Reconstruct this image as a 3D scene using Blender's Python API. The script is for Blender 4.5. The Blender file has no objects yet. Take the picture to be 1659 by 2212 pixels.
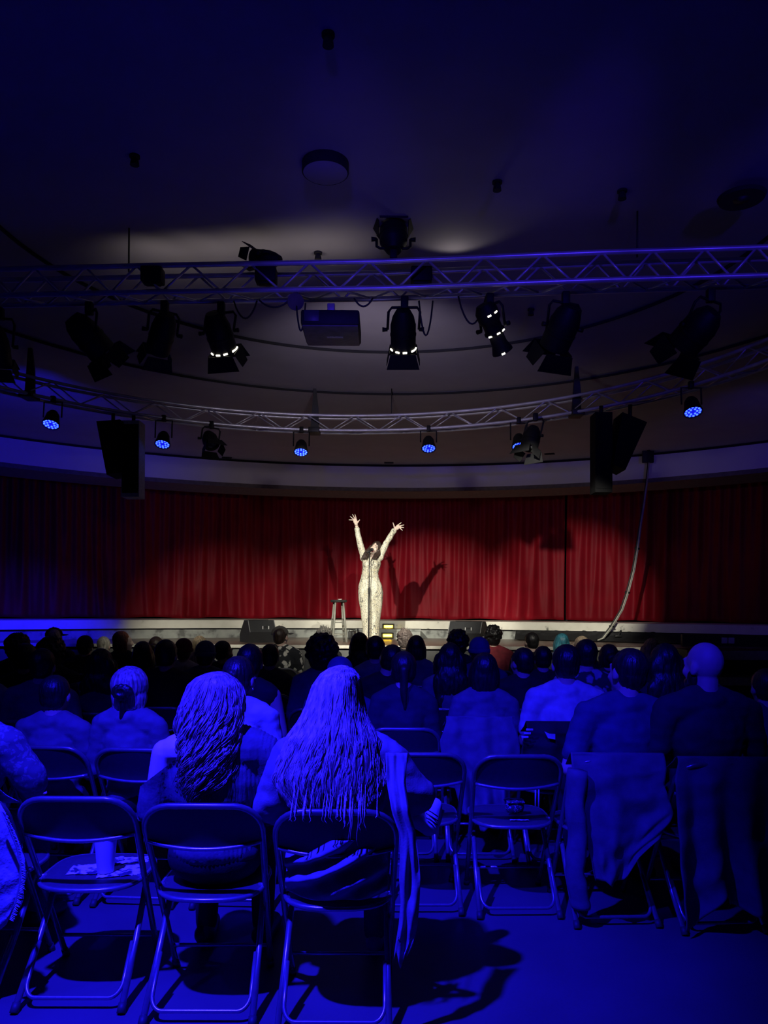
import bpy, bmesh, math, random
from mathutils import Vector, Matrix, Euler, noise
V = Vector
PI = math.pi
rnd = random.Random(7)
SC = bpy.context.scene
COL = SC.collection

# ------------------------------------------------------------------ camera, world, lights, exposure
F = 1671.0; CX, CY = 829.5, 1314.0; HC = 1.55; ROLL = math.radians(0.4)
cam_d = bpy.data.cameras.new('camera'); cam = bpy.data.objects.new('camera', cam_d); COL.objects.link(cam)
cam_d.sensor_fit = 'VERTICAL'; cam_d.sensor_height = 36.0; cam_d.sensor_width = 27.0
cam_d.lens = 36.0 * F / 2212.0
cam_d.shift_y = (CY - 1106.0) / 2212.0
cam_d.clip_start = 0.05; cam_d.clip_end = 100
cam.matrix_world = Matrix.Translation((0, 0, HC)) @ Matrix.Rotation(PI/2, 4, 'X') @ Matrix.Rotation(ROLL, 4, 'Z')
SC.camera = cam

def ray(px, py):
    dx, dy = px - CX, CY - py
    x = dx*math.cos(ROLL) - dy*math.sin(ROLL); y = dx*math.sin(ROLL) + dy*math.cos(ROLL)
    return x/F, y/F
def at(px, py, Y):
    x, z = ray(px, py); return V((x*Y, Y, HC + z*Y))
def atz(px, py, z):
    x, t = ray(px, py); Y = (z - HC)/t; return V((x*Y, Y, z))

w = bpy.data.worlds.new('world'); SC.world = w; w.use_nodes = True
w.node_tree.nodes['Background'].inputs[0].default_value = (0.12, 0.10, 1.0, 1)
w.node_tree.nodes['Background'].inputs[1].default_value = 0.0006
SC.view_settings.view_transform = 'Standard'
try: SC.view_settings.look = 'None'
except Exception: pass
SC.view_settings.exposure = 0.0; SC.view_settings.gamma = 1.0; SC.view_settings.use_curve_mapping = False
SC.cycles.use_denoising = True
SC.cycles.max_bounces = 6
SC.cycles.sample_clamp_indirect = 3.0

BLUE = (0.011, 0.0065, 1.0); WARM = (1.0, 0.95, 0.79)
def spot(loc, target, power, col, angle, blend=0.5, size=0.06, name='spot_lamp'):
    d = bpy.data.lights.new(name, 'SPOT'); d.energy = power; d.color = col
    d.spot_size = math.radians(angle); d.spot_blend = blend; d.shadow_soft_size = size
    o = bpy.data.objects.new(name, d); COL.objects.link(o); o.location = loc
    o.rotation_euler = (V(target) - V(loc)).to_track_quat('-Z', 'Y').to_euler()
    return o
# blue wash over the audience from the bar above the camera
spot((-1.35, 1.70, 3.9), (-0.7, 3.4, 0.4), 3000, BLUE, 62, 1.0, 0.05, 'blue_wash_lamp')
spot((-2.7, 1.7, 3.85), (-2.0, 3.6, 0.6), 150, BLUE, 56, 0.9, 0.06, 'blue_wash_lamp')
spot((0.1, 1.2, 3.8), (0.9, 4.9, 1.0), 1000, BLUE, 40, 1.0, 0.06, 'blue_wash_lamp')
for tx, tp in ((-0.3, 130), (1.0, 150), (2.2, 130)):
    spot((tx, 1.5, 3.62), (tx + 0.1, 5.0, 3.72), tp, (0.06, 0.025, 1.0), 27, 1.0, 0.05, 'blue_truss_lamp')
# blue on the left side of the stage and its curved fascia
spot((-3.75, 7.9, 3.3), (-5.5, 11.9, 1.15), 1400, BLUE, 36, 0.9, 0.08, 'blue_side_lamp')
spot((-3.3, 7.2, 3.0), (-5.4, 11.4, 3.95), 190, BLUE, 70, 0.9, 0.08, 'blue_side_lamp')
spot((3.6, 7.2, 3.3), (5.6, 11.4, 2.9), 60, (0.10, 0.06, 1.0), 70, 0.9, 0.08, 'blue_side_lamp')
# stage front light from the lit lanterns on the straight bar
PERF = at(801, 1387, 11.85)
spot((-1.5, 5.36, 3.6), (0.2, 12.6, 1.5), 2050, WARM, 27, 0.55, 0.03, 'front_and_spill_spot')
spot(at(1095, 775, 5.36), (-0.5, 12.0, 1.5), 700, WARM, 26, 0.6, 0.03, 'front_and_spill_spot')
spot(at(492, 790, 5.40), (-2.9, 14.0, 1.0), 760, WARM, 25, 0.8, 0.03, 'front_and_spill_spot')
spot(at(872, 790, 5.40), (0.6, 14.6, 0.9), 150, WARM, 25, 0.8, 0.03, 'front_and_spill_spot')
spot(at(1095, 780, 5.40), (3.3, 14.2, 1.6), 1400, WARM, 22, 0.6, 0.03, 'front_and_spill_spot')
for fx, fp in ((-2.7, 420), (-0.9, 620), (0.8, 420), (2.7, 520)):  # added spots for beam spill on the front rows, with no lanterns of their own
    spot((fx*0.45, 5.36, 3.55), (fx, 10.1, 1.12), fp, WARM, 23, 0.6, 0.05, 'front_and_spill_spot')
# added spots: lantern spill on ring truss and fascia, leaks on the ceiling
spot(at(780, 790, 5.5), (0.2, 12.0, 3.85), 85, (0.92, 0.80, 1.0), 90, 1.0, 0.1, 'spill_fill')
for lx, ly in ((330, 548), (430, 538), (530, 530), (630, 520), (730, 508)):
    spot(atz(lx, 640, 3.74), atz(lx, ly, 4.17), 1.2, (1.0, 0.88, 0.78), 116, 1.0, 0.05, 'leak_spot')
spot(atz(980, 590, 3.95), atz(980, 490, 4.17), 0.5, (1.0, 0.90, 0.8), 130, 0.4, 0.03, 'leak_spot')
spot((0.0, 4.2, 2.5), (0.0, 5.5, 4.1), 3, (0.5, 0.4, 1.0), 150, 1.0, 0.5, 'ceiling_fill')  # added fill that tints the ceiling; no fixture hangs here

# ------------------------------------------------------------------ materials
MATS = {}
def M(name, col, rough=0.6, metal=0.0, var=0.18, scale=18.0, bump=0.0, bscale=None, sheen=0.0, emit=None, spec=None, trans=0.0):
    if name in MATS: return MATS[name]
    m = bpy.data.materials.new(name); m.use_nodes = True; MATS[name] = m
    nt = m.node_tree; b = nt.nodes['Principled BSDF']
    tc = nt.nodes.new('ShaderNodeTexCoord'); nz = nt.nodes.new('ShaderNodeTexNoise'); nz.inputs['Scale'].default_value = scale
    nz.inputs['Detail'].default_value = 5
    nt.links.new(tc.outputs['Object'], nz.inputs['Vector'])
    r = nt.nodes.new('ShaderNodeValToRGB')
    r.color_ramp.elements[0].position = 0.3; r.color_ramp.elements[1].position = 0.7
    r.color_ramp.elements[0].color = tuple(max(0, c*(1-var)) for c in col) + (1,)
    r.color_ramp.elements[1].color = tuple(min(1, c*(1+var)) for c in col) + (1,)
    nt.links.new(nz.outputs['Fac'], r.inputs['Fac']); nt.links.new(r.outputs['Color'], b.inputs['Base Color'])
    b.inputs['Roughness'].default_value = rough; b.inputs['Metallic'].default_value = metal
    if sheen: b.inputs['Sheen Weight'].default_value = sheen; b.inputs['Sheen Roughness'].default_value = 0.4; b.inputs['Sheen Tint'].default_value = (min(1, col[0]*4), min(1, col[1]*4), min(1, col[2]*4), 1)
    if spec is not None: b.inputs['Specular IOR Level'].default_value = spec
    if trans: b.inputs['Transmission Weight'].default_value = trans
    if bump:
        n2 = nt.nodes.new('ShaderNodeTexNoise'); n2.inputs['Scale'].default_value = bscale or scale*3
        nt.links.new(tc.outputs['Object'], n2.inputs['Vector'])
        bp = nt.nodes.new('ShaderNodeBump'); bp.inputs['Strength'].default_value = bump; bp.inputs['Distance'].default_value = 0.01
        nt.links.new(n2.outputs['Fac'], bp.inputs['Height']); nt.links.new(bp.outputs['Normal'], b.inputs['Normal'])
    if emit:
        b.inputs['Emission Color'].default_value = tuple(emit[0]) + (1,); b.inputs['Emission Strength'].default_value = emit[1]
    return m
def pattern(name, kind, c1, c2, c3=None, scale=30.0, rough=0.7, thr=0.4):
    """two or three colour procedural prints"""
    m = M(name, c1, rough); nt = m.node_tree; b = nt.nodes['Principled BSDF']
    tc = nt.nodes.new('ShaderNodeTexCoord'); mp = nt.nodes.new('ShaderNodeMapping'); nt.links.new(tc.outputs['Object'], mp.inputs['Vector'])
    nz = nt.nodes.new('ShaderNodeTexNoise'); nz.inputs['Scale'].default_value = scale*0.5; nz.inputs['Detail'].default_value = 3
    nt.links.new(mp.outputs['Vector'], nz.inputs['Vector'])
    mixv = nt.nodes.new('ShaderNodeMix'); mixv.data_type = 'RGBA'; mixv.inputs[0].default_value = 0.12
    nt.links.new(mp.outputs['Vector'], mixv.inputs[6]); nt.links.new(nz.outputs['Color'], mixv.inputs[7])
    if kind == 'bands':
        t = nt.nodes.new('ShaderNodeTexWave'); t.wave_type = 'BANDS'; t.bands_direction = 'Z'; t.inputs['Scale'].default_value = scale
        t.inputs['Distortion'].default_value = 1.5; t.inputs['Detail'].default_value = 3; out = t.outputs['Fac']
        nt.links.new(mp.outputs['Vector'], t.inputs['Vector'])
    elif kind == 'voro':
        t = nt.nodes.new('ShaderNodeTexVoronoi'); t.inputs['Scale'].default_value = scale; out = t.outputs['Distance']
        nt.links.new(mixv.outputs[2], t.inputs['Vector'])
    elif kind == 'noise':
        t = nz; t.inputs['Scale'].default_value = scale; t.inputs['Detail'].default_value = 6; out = t.outputs['Fac']
    elif kind == 'planks':
        mp.inputs['Scale'].default_value = (0.25, 1, 1)
        t = nt.nodes.new('ShaderNodeTexNoise'); t.inputs['Scale'].default_value = scale; t.inputs['Detail'].default_value = 6; out = t.outputs['Fac']
        nt.links.new(mp.outputs['Vector'], t.inputs['Vector'])
    r = nt.nodes.new('ShaderNodeValToRGB'); e = r.color_ramp.elements
    e[0].position = max(0.0, thr-0.05); e[0].color = tuple(c1)+(1,); e[1].position = thr+0.05; e[1].color = tuple(c2)+(1,)
    if c3: k = e.new(min(1, thr+0.25)); k.color = tuple(c3)+(1,)
    nt.links.new(out, r.inputs['Fac']); nt.links.new(r.outputs['Color'], b.inputs['Base Color'])
    return m
def snake():
    m = M('snake_print_fabric', (0.6, 0.55, 0.4), 0.55); nt = m.node_tree; b = nt.nodes['Principled BSDF']
    tc = nt.nodes.new('ShaderNodeTexCoord'); mp = nt.nodes.new('ShaderNodeMapping'); mp.inputs['Scale'].default_value = (1.5, 0.5, 0.6)
    nt.links.new(tc.outputs['Object'], mp.inputs['Vector'])
    v = nt.nodes.new('ShaderNodeTexVoronoi'); v.feature = 'DISTANCE_TO_EDGE'; v.inputs['Scale'].default_value = 34
    v2 = nt.nodes.new('ShaderNodeTexVoronoi'); v2.inputs['Scale'].default_value = 75
    n = nt.nodes.new('ShaderNodeTexNoise'); n.inputs['Scale'].default_value = 11; n.inputs['Detail'].default_value = 4
    for t in (v, v2, n): nt.links.new(mp.outputs['Vector'], t.inputs['Vector'])
    r1 = nt.nodes.new('ShaderNodeValToRGB'); e = r1.color_ramp.elements
    e[0].position = 0.05; e[0].color = (0.06, 0.055, 0.045, 1); e[1].position = 0.085; e[1].color = (0.82, 0.79, 0.66, 1)
    k = e.new(0.3); k.color = (0.60, 0.54, 0.34, 1)
    r2 = nt.nodes.new('ShaderNodeValToRGB'); e = r2.color_ramp.elements
    e[0].position = 0.20; e[0].color = (0.10, 0.085, 0.055, 1); e[1].position = 0.40; e[1].color = (0.72, 0.69, 0.56, 1)
    nt.links.new(v.outputs['Distance'], r1.inputs['Fac']); nt.links.new(v2.outputs['Distance'], r2.inputs['Fac'])
    mx = nt.nodes.new('ShaderNodeMix'); mx.data_type = 'RGBA'
    rr = nt.nodes.new('ShaderNodeValToRGB'); rr.color_ramp.elements[0].position = 0.42; rr.color_ramp.elements[1].position = 0.58
    nt.links.new(n.outputs['Fac'], rr.inputs['Fac']); nt.links.new(rr.outputs['Color'], mx.inputs[0])
    nt.links.new(r1.outputs['Color'], mx.inputs[6]); nt.links.new(r2.outputs['Color'], mx.inputs[7])
    nt.links.new(mx.outputs[2], b.inputs['Base Color'])
    return m

# ------------------------------------------------------------------ mesh collecting helpers
class MB:
    def __init__(s): s.v = []; s.f = []
    def add(s, vs, fs, mat=None):
        o = len(s.v)
        s.v += [V(p) if mat is None else mat @ V(p) for p in vs]
        s.f += [tuple(i+o for i in f) for f in fs]; return s
    def box(s, c, size, mat=None, bev=0.0):
        bm = bmesh.new(); bmesh.ops.create_cube(bm, size=1.0, matrix=Matrix.Diagonal((size[0], size[1], size[2], 1)))
        if bev: bmesh.ops.bevel(bm, geom=list(bm.edges), offset=bev, segments=2, profile=0.5, affect='EDGES')
        bm.verts.index_update()
        vs = [v.co + V(c) for v in bm.verts]; fs = [[v.index for v in f.verts] for f in bm.faces]; bm.free()
        return s.add(vs, fs, mat)
    def tube(s, pts, r, n=8, closed=False, caps=True, flat=1.0):
        pts = [V(p) for p in pts]; N = len(pts); rs = r if isinstance(r, (list, tuple)) else [r]*N
        vs = []; up = None
        for i, p in enumerate(pts):
            if closed: t = pts[(i+1) % N] - pts[i-1]
            else: t = pts[min(i+1, N-1)] - pts[max(i-1, 0)]
            t = t.normalized() if t.length > 1e-9 else V((0, 0, 1))
            if up is None: up = t.orthogonal().normalized()
            up = up - t*up.dot(t); up = up.normalized() if up.length > 1e-6 else t.orthogonal().normalized()
            sd = t.cross(up)
            for k in range(n):
                a = 2*PI*k/n; vs.append(p + (up*math.cos(a)*flat + sd*math.sin(a))*rs[i])
        fs = []
        for i in range(N if closed else N-1):
            j = (i+1) % N
            for k in range(n): k2 = (k+1) % n; fs.append((i*n+k, i*n+k2, j*n+k2, j*n+k))
        if caps and not closed: fs.append(tuple(range(n-1, -1, -1))); fs.append(tuple((N-1)*n+k for k in range(n)))
        return s.add(vs, fs)
    def limb(s, p, q, r1, r2, n=12):
        p, q = V(p), V(q); t = (q-p); L = t.length; t = t.normalized() if L > 1e-9 else V((0, 0, 1))
        pts = []; rs = []
        for a in (80, 55, 28): a = math.radians(a); pts.append(p - t*r1*math.sin(a)); rs.append(r1*math.cos(a))
        pts.append(p); rs.append(r1); pts.append(q); rs.append(r2)
        for a in (28, 55, 80): a = math.radians(a); pts.append(q + t*r2*math.sin(a)); rs.append(r2*math.cos(a))
        return s.tube(pts, rs, n)
    def ell(s, c, r, rot=None, nu=16, nv=10):
        vs = []; fs = []; R = rot.to_3x3() if rot is not None else None
        def P(x, y, z):
            q = V((x*r[0], y*r[1], z*r[2]))
            return V(c) + (R @ q if R is not None else q)
        vs.append(P(0, 0, 1))
        for i in range(1, nv):
            th = PI*i/nv
            for k in range(nu): a = 2*PI*k/nu; vs.append(P(math.sin(th)*math.cos(a), math.sin(th)*math.sin(a), math.cos(th)))
        vs.append(P(0, 0, -1)); e = len(vs)-1
        for k in range(nu): fs.append((0, 1+k, 1+(k+1) % nu)); fs.append((e, 1+(nv-2)*nu+(k+1) % nu, 1+(nv-2)*nu+k))
        for i in range(nv-2):
            for k in range(nu): a = 1+i*nu+k; b = 1+i*nu+(k+1) % nu; fs.append((a, a+nu, b+nu, b))
        return s.add(vs, fs)
    def lathe(s, prof, mat=None, n=20, caps=True):
        vs = []; fs = []
        for r, z in prof:
            for k in range(n): a = 2*PI*k/n; vs.append((r*math.cos(a), r*math.sin(a), z))
        N = len(prof)
        for i in range(N-1):
            for k in range(n): k2 = (k+1) % n; fs.append((i*n+k, i*n+k2, (i+1)*n+k2, (i+1)*n+k))
        if caps: fs.append(tuple(range(n-1, -1, -1))); fs.append(tuple((N-1)*n+k for k in range(n)))
        return s.add(vs, fs, mat)
    def loft(s, rings, n=28):
        """rings: (centre, half x, half y) horizontal ellipses"""
        vs = []; fs = []
        for c, a, b in rings:
            for k in range(n): t = 2*PI*k/n; vs.append((c[0]+a*math.cos(t), c[1]+b*math.sin(t), c[2]))
        N = len(rings)
        for i in range(N-1):
            for k in range(n): k2 = (k+1) % n; fs.append((i*n+k, i*n+k2, (i+1)*n+k2, (i+1)*n+k))
        fs.append(tuple(range(n-1, -1, -1))); fs.append(tuple((N-1)*n+k for k in range(n)))
        return s.add(vs, fs)
    def prism(s, poly, axis_vec):
        n = len(poly); a = [V(p) for p in poly]; b = [p + V(axis_vec) for p in a]
        fs = [tuple(range(n-1, -1, -1)), tuple(range(n, 2*n))] + [(i, (i+1) % n, n+(i+1) % n, n+i) for i in range(n)]
        return s.add(a+b, fs)
    def sheet(s, fn, nu, nv, th):
        """closed thin cloth: fn(u,v)->point, th: thickness vector"""
        th = V(th); g = [[V(fn(i/nu, j/nv)) for i in range(nu+1)] for j in range(nv+1)]
        W = nu+1; top = [p for row in g for p in row]; N = len(top)
        fs = []
        for j in range(nv):
            for i in range(nu):
                a = j*W+i; fs.append((a, a+1, a+W+1, a+W)); fs.append((N+a+W, N+a+W+1, N+a+1, N+a))
        for i in range(nu): fs.append((i+1, i, N+i, N+i+1)); a = nv*W+i; fs.append((a, a+1, N+a+1, N+a))
        for j in range(nv): a = j*W; fs.append((a, a+W, N+a+W, N+a)); a = j*W+nu; fs.append((a+W, a, N+a, N+a+W))
        return s.add(top + [p+th for p in top], fs)
    def mesh(s, name):
        m = bpy.data.meshes.new(name); m.from_pydata([tuple(p) for p in s.v], [], s.f); m.update(); return m
    def fix(s, name):
        m = s.mesh(name); bm = bmesh.new(); bm.from_mesh(m); bmesh.ops.recalc_face_normals(bm, faces=bm.faces); bm.to_mesh(m); bm.free(); return m

def put(name, data, mat, parent=None, smooth=True, loc=None, flip=True):
    if isinstance(data, MB): data = data.fix(name)
    if smooth:
        data.polygons.foreach_set('use_smooth', [True]*len(data.polygons))
        if smooth == 'auto': data.set_sharp_from_angle(angle=math.radians(38))
    o = bpy.data.objects.new(name, data); COL.objects.link(o)
    if mat is not None:
        if not data.materials: data.materials.append(mat)
        elif data.materials[0] != mat: o.material_slots[0].link = 'OBJECT'; o.material_slots[0].material = mat
    if parent is not None: o.parent = parent
    if loc is not None: o.location = loc
    return o
def tag(o, label, cat, group=None):
    o['label'] = label; o['category'] = cat
    if group: o['group'] = group
    return o
def thing(name, label, cat, loc=(0, 0, 0), rz=0.0, group=None):
    o = bpy.data.objects.new(name, None); COL.objects.link(o); o.location = loc; o.rotation_euler = (0, 0, rz); o.empty_display_size = 0.1
    return tag(o, label, cat, group)
def struct(name, data, mat, smooth=False):
    o = put(name, data, mat, None, smooth); o['kind'] = 'structure'; return o
def copy_tree(o, parent=None):
    c = o.copy(); COL.objects.link(c); c.parent = parent
    for ch in list(o.children): copy_tree(ch, c)
    return c

TS = bpy.data.scenes.new('scratch')
def fuse(mb, voxel, smooth=3, name='fused'):
    """one continuous skin over overlapping closed shapes"""
    o = bpy.data.objects.new('tmp', mb.fix('tmp')); TS.collection.objects.link(o)
    r = o.modifiers.new('r', 'REMESH'); r.mode = 'VOXEL'; r.voxel_size = voxel; r.use_smooth_shade = True
    if smooth: q = o.modifiers.new('s', 'SMOOTH'); q.factor = 0.5; q.iterations = smooth
    vl = TS.view_layers[0]; vl.update(); dg = vl.depsgraph
    m = bpy.data.meshes.new_from_object(o.evaluated_get(dg)); m.name = name
    d = o.data; bpy.data.objects.remove(o); bpy.data.meshes.remove(d)
    return m
def push(m, fn):
    nn = [v.normal.copy() for v in m.vertices]
    for v, n in zip(m.vertices, nn): v.co = v.co + n*fn(v.co)
    m.update()
def lerp(a, b, t): return a + (b-a)*t
def interp(tab, x):
    if x <= tab[0][0]: return tab[0][1:]
    for p, q in zip(tab, tab[1:]):
        if x <= q[0]: t = (x-p[0])/(q[0]-p[0]); return tuple(lerp(a, b, t) for a, b in zip(p[1:], q[1:]))
    return tab[-1][1:]
def axis_mat(p, d):
    """local +Z along d, origin p"""
    q = V(d).to_track_quat('Z', 'Y'); return Matrix.Translation(V(p)) @ q.to_matrix().to_4x4()
# ------------------------------------------------------------------ the round room
C0 = V((0, 5.1, 0)); R_WALL = 10.7; R_FASC = 8.45; R_CURT = 10.0
def pol(R, phi, z): return V((R*math.sin(phi), C0.y + R*math.cos(phi), z))
m_ceil = M('ceiling_paint', (0.34, 0.32, 0.36), 0.85, var=0.05, scale=3)
m_gap = M('shadow_gap_black', (0.012, 0.012, 0.014), 0.9)
m_wall = M('dark_wall_paint', (0.02, 0.02, 0.028), 0.9, var=0.1, scale=4)
m_floor = M('grey_vinyl_floor', (0.115, 0.11, 0.12), 0.42, var=0.12, scale=2.2, bump=0.04, bscale=60)
mb = MB(); mb.lathe([(0.0, -0.12), (11.2, -0.12), (11.2, 0.0), (0.0, 0.0)], Matrix.Translation(C0), 96, False)
struct('floor', mb, m_floor)
ZC = (4.07, 4.095, 4.12)
def annulus(r0, r1, z0, z1, n=96, p0=0, p1=2*PI):
    mb = MB(); vs = []; fs = []
    for k in range(n+1):
        a = p0 + (p1-p0)*k/n
        for r, z in ((r0, z0), (r1, z0), (r1, z1), (r0, z1)): vs.append(pol(r, a, z))
    for k in range(n):
        for j in range(4): a = k*4+j; b = k*4+(j+1) % 4; fs.append((a, b, b+4, a+4))
    if p1-p0 < 2*PI-1e-6: fs += [(0, 1, 2, 3), (n*4+3, n*4+2, n*4+1, n*4)]
    return mb.add(vs, fs)
mb = MB()
for ra, rb, z in ((0.0, 2.64, ZC[2]), (2.62, 4.06, ZC[1]), (4.04, 11.2, ZC[0])):
    x = annulus(ra, rb, z, z+0.16); mb.add(x.v, x.f)
struct('ceiling', mb, m_ceil)
for i, r in enumerate((2.62, 4.04)):
    struct('trim_%d' % (i+1), annulus(r-0.014, r, ZC[1-i]-0.004, ZC[1-i]+0.02), m_gap)
for nm, a0, a1 in (('wall_back', -55, 55), ('wall_right', 55, 130), ('wall_rear', 130, 230), ('wall_left', 230, 305)):
    struct(nm, annulus(R_WALL, R_WALL+0.2, 0, 4.2, 40, math.radians(a0), math.radians(a1)), m_wall)
# curved fascia over the stage with its dark shadow line and soffit
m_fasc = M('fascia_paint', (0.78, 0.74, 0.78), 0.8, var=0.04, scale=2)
struct('trim_3', annulus(R_FASC, R_FASC+0.12, 3.665, 4.03, 96, math.radians(-66), math.radians(66)), m_fasc)
struct('trim_4', annulus(R_FASC+0.02, R_FASC+0.10, 4.03, 4.07, 96, math.radians(-66), math.radians(66)), m_gap)
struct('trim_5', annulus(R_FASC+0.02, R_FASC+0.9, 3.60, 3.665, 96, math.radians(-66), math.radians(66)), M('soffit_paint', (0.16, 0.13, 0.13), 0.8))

# ------------------------------------------------------------------ stage
ZS = 1.03; YF = 10.75
m_deck = pattern('worn_stage_boards', 'planks', (0.10, 0.055, 0.04), (0.20, 0.13, 0.10), (0.28, 0.20, 0.16), 26, 0.32, 0.5)
m_front = M('stage_front_grey', (0.09, 0.09, 0.09), 0.7, scale=6)
m_ledge = pattern('scuffed_white_paint', 'noise', (0.14, 0.14, 0.12), (0.74, 0.72, 0.62), (0.80, 0.78, 0.68), 7, 0.6, 0.30)
m_riser = pattern('scuffed_grey_paint', 'noise', (0.12, 0.125, 0.12), (0.30, 0.32, 0.30), (0.38, 0.40, 0.37), 5, 0.6, 0.42)
m_blk = M('matt_black', (0.012, 0.012, 0.013), 0.6, scale=30)
st = thing('stage', 'low wide stage with worn brown boards and dark grey front', 'stage', (0, YF, 0))
arc = [pol(8.6, math.radians(a), 0) for a in range(60, -61, -3)]
arc = [p for p in arc if p.y > YF+0.15]
def flat(poly, z0, z1, dy): return MB().prism([(p[0], p[1]-dy, z0) for p in poly], (0, 0, z1-z0))
XL, XR = -7.6, 3.95
deckpoly = [(XL, YF), (XR, YF)] + [(min(p.x, 6.3), p.y) for p in arc]
put('deck', flat(deckpoly, ZS-0.05, ZS, YF), m_deck, st, False)
put('front_panel', MB().box(((XL+XR)/2, 0.06, (ZS-0.06)/2), (XR-XL, 0.06, ZS-0.06)), m_front, st, False)
put('edge_strip', MB().box(((XL+XR)/2, -0.012, ZS-0.02), (XR-XL, 0.03, 0.045), bev=0.004), M('pale_edge_strip', (0.50, 0.48, 0.42), 0.5), st, False)
lg = thing('stage_ledge', 'long scuffed white ledge curving along the foot of the red curtain', 'ledge', pol(R_FASC, 0, ZS))
rel = Matrix.Translation(-pol(R_FASC, 0, ZS))
A6 = math.radians(58)
def relmb(x): x.v = [rel @ p for p in x.v]; return x
put('ledge_board', relmb(annulus(R_FASC, 10.4, 1.195, 1.332, 90, -A6, A6)), m_ledge, lg, False)
put('riser', relmb(annulus(R_FASC+0.06, R_FASC+0.16, ZS, 1.180, 90, -A6, A6)), m_riser, lg, False)
put('shadow_gap', relmb(annulus(R_FASC+0.03, R_FASC+0.14, 1.178, 1.197, 90, -A6, A6)), m_gap, lg, False)
# black cloth bundled along the riser on the right
blk_cloth = MB()
def fcl(u, v):
    a = math.radians(lerp(15.5, 34, u)); r = R_FASC - 0.02 - 0.28*v*v - 0.04*noise.noise((u*26, v*4, 3))
    return pol(r, a, lerp(1.19, ZS+0.012, min(1, v*1.25)) + 0.02*noise.noise((u*30, v*5, 8))*(1-v))
o = put('stage_cloth', blk_cloth.sheet(fcl, 80, 10, (0, -0.006, 0.004)), M('black_cloth', (0.01, 0.01, 0.012), 0.8, bump=0.3), None)
tag(o, 'black cloth bunched along the riser at the right end of the stage', 'cloth')

# side steps at the right end of the stage
ss = thing('stage_steps', 'dark side steps with pale edges at the right end of the stage', 'steps', (4.56, 9.85, 0))
put('step', MB().box((0, 0.55, 0.515), (1.15, 0.5, 1.03)), m_blk, ss, False)
put('step', MB().box((0, 0.1, 0.36), (1.15, 0.4, 0.72)), m_blk, ss, False)
m_edge = M('pale_step_edge', (0.42, 0.40, 0.42), 0.7)
put('step_edge', MB().box((0, 0.29, 0.965), (1.12, 0.02, 0.12)), m_edge, ss, False)
put('step_edge', MB().box((0, -0.11, 0.66), (1.12, 0.02, 0.10)), m_edge, ss, False)
sb = thing('side_panel', 'black side panel right of the stage carrying two socket plates', 'panel', (5.0, 11.1, ZS))
put('panel', MB().box((0.3, 0.2, 0.085), (1.9, 0.06, 0.17)), m_blk, sb, False)
for k in (0, 1): put('socket_plate', MB().box((-0.02+0.10*k - 0.02, 0.162, 0.085), (0.085, 0.02, 0.085), bev=0.006), M('pale_plastic_plate', (0.5, 0.5, 0.55), 0.5), sb, 'auto')

# ------------------------------------------------------------------ curtains
m_velvet = M('red_velvet', (0.23, 0.0035, 0.012), 0.6, var=0.12, scale=3, sheen=0.2, spec=0.2)
def curtain(name, label, a0, a1, seed, mat):
    rr = random.Random(seed); a0, a1 = math.radians(a0), math.radians(a1); L = R_CURT*(a1-a0)
    top, bot = 3.85, 1.345
    nu = int(L/0.022); nv = 34; ph = [rr.uniform(0, 9) for _ in range(6)]
    def fn(u, v):
        x = u*L; dr = 0.34*(noise.noise((x*0.8, v*0.5, seed)))
        a = math.sin(2*PI*(x/0.17 + dr*1.2) + ph[0])
        b = math.sin(2*PI*(x/0.41 + dr*(0.6+v*0.6)) + ph[1])
        c = noise.noise((x*2.3, v*0.9, seed+5)); d = noise.noise((x*7, v*1.6, seed+9))
        e = noise.noise((x*1.1, v*0.4, seed+21)); sp = max(0.0, noise.noise((x*4.2 + dr*2, v*0.7, seed+31)))**0.6
        off = 1.5*0.022*(1-0.8*v)*a + 0.034*(0.4+v)*b*max(0, 0.35+2*e) + 0.11*c*(0.25+v) + 0.05*d*(0.2+v) + 0.12*sp*(0.35+0.9*v)
        off += 0.06*max(0, v-0.86)/0.14*noise.noise((x*5, 0, seed+3))
        z = lerp(top, bot, v) + (0.012*math.sin(x*5+ph[2]) + 0.006)*(v > 0.99)
        return pol(R_CURT - off, a0+(a1-a0)*u, z)
    o = put(name, MB().sheet(fn, nu, nv, (0, 0.01, 0)), mat)
    tag(o, label, 'curtain', 'red velvet stage curtains')
    return o
curtain('stage_curtain', 'wide red velvet curtain behind the performer, left of the dark seam', -52, 19.75, 3, m_velvet)
curtain('stage_curtain', 'red velvet curtain right of the dark seam, behind the hanging cable', 20.0, 52, 11, m_velvet)
tr = tag(put('curtain_track', annulus(R_CURT-0.05, R_CURT+0.05, 3.85, 3.9, 60, -A6, A6), m_blk, None, False), 'black curtain track running above the red curtains', 'track')

# ------------------------------------------------------------------ things on the stage
def lamp_box(px, py, Y, label):
    p = at(px, py, Y); t = thing('step_light', label, 'light', p, 0, 'yellow step lights')
    put('housing', MB().box((0, 0.02, 0), (0.21, 0.05, 0.095), bev=0.006), m_blk, t, 'auto')
    put('lens', MB().box((0, -0.012, -0.004), (0.15, 0.02, 0.05), bev=0.006), M('yellow_lamp_lens', (0.8, 0.6, 0.1), 0.4, emit=((1.0, 0.66, 0.05), 1.7)), t, 'auto')
    d = bpy.data.lights.new('step_glow', 'AREA'); d.energy = 1.2; d.color = (1, 0.75, 0.1); d.shape = 'RECTANGLE'; d.size = 0.15; d.size_y = 0.05
    o = bpy.data.objects.new('step_glow', d); COL.objects.link(o); o.location = p + V((0, -0.03, 0)); o.rotation_euler = (math.radians(60), 0, 0)
lamp_box(839, 1353, 13.50, 'small yellow step light glowing on the white ledge behind the performer')
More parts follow.
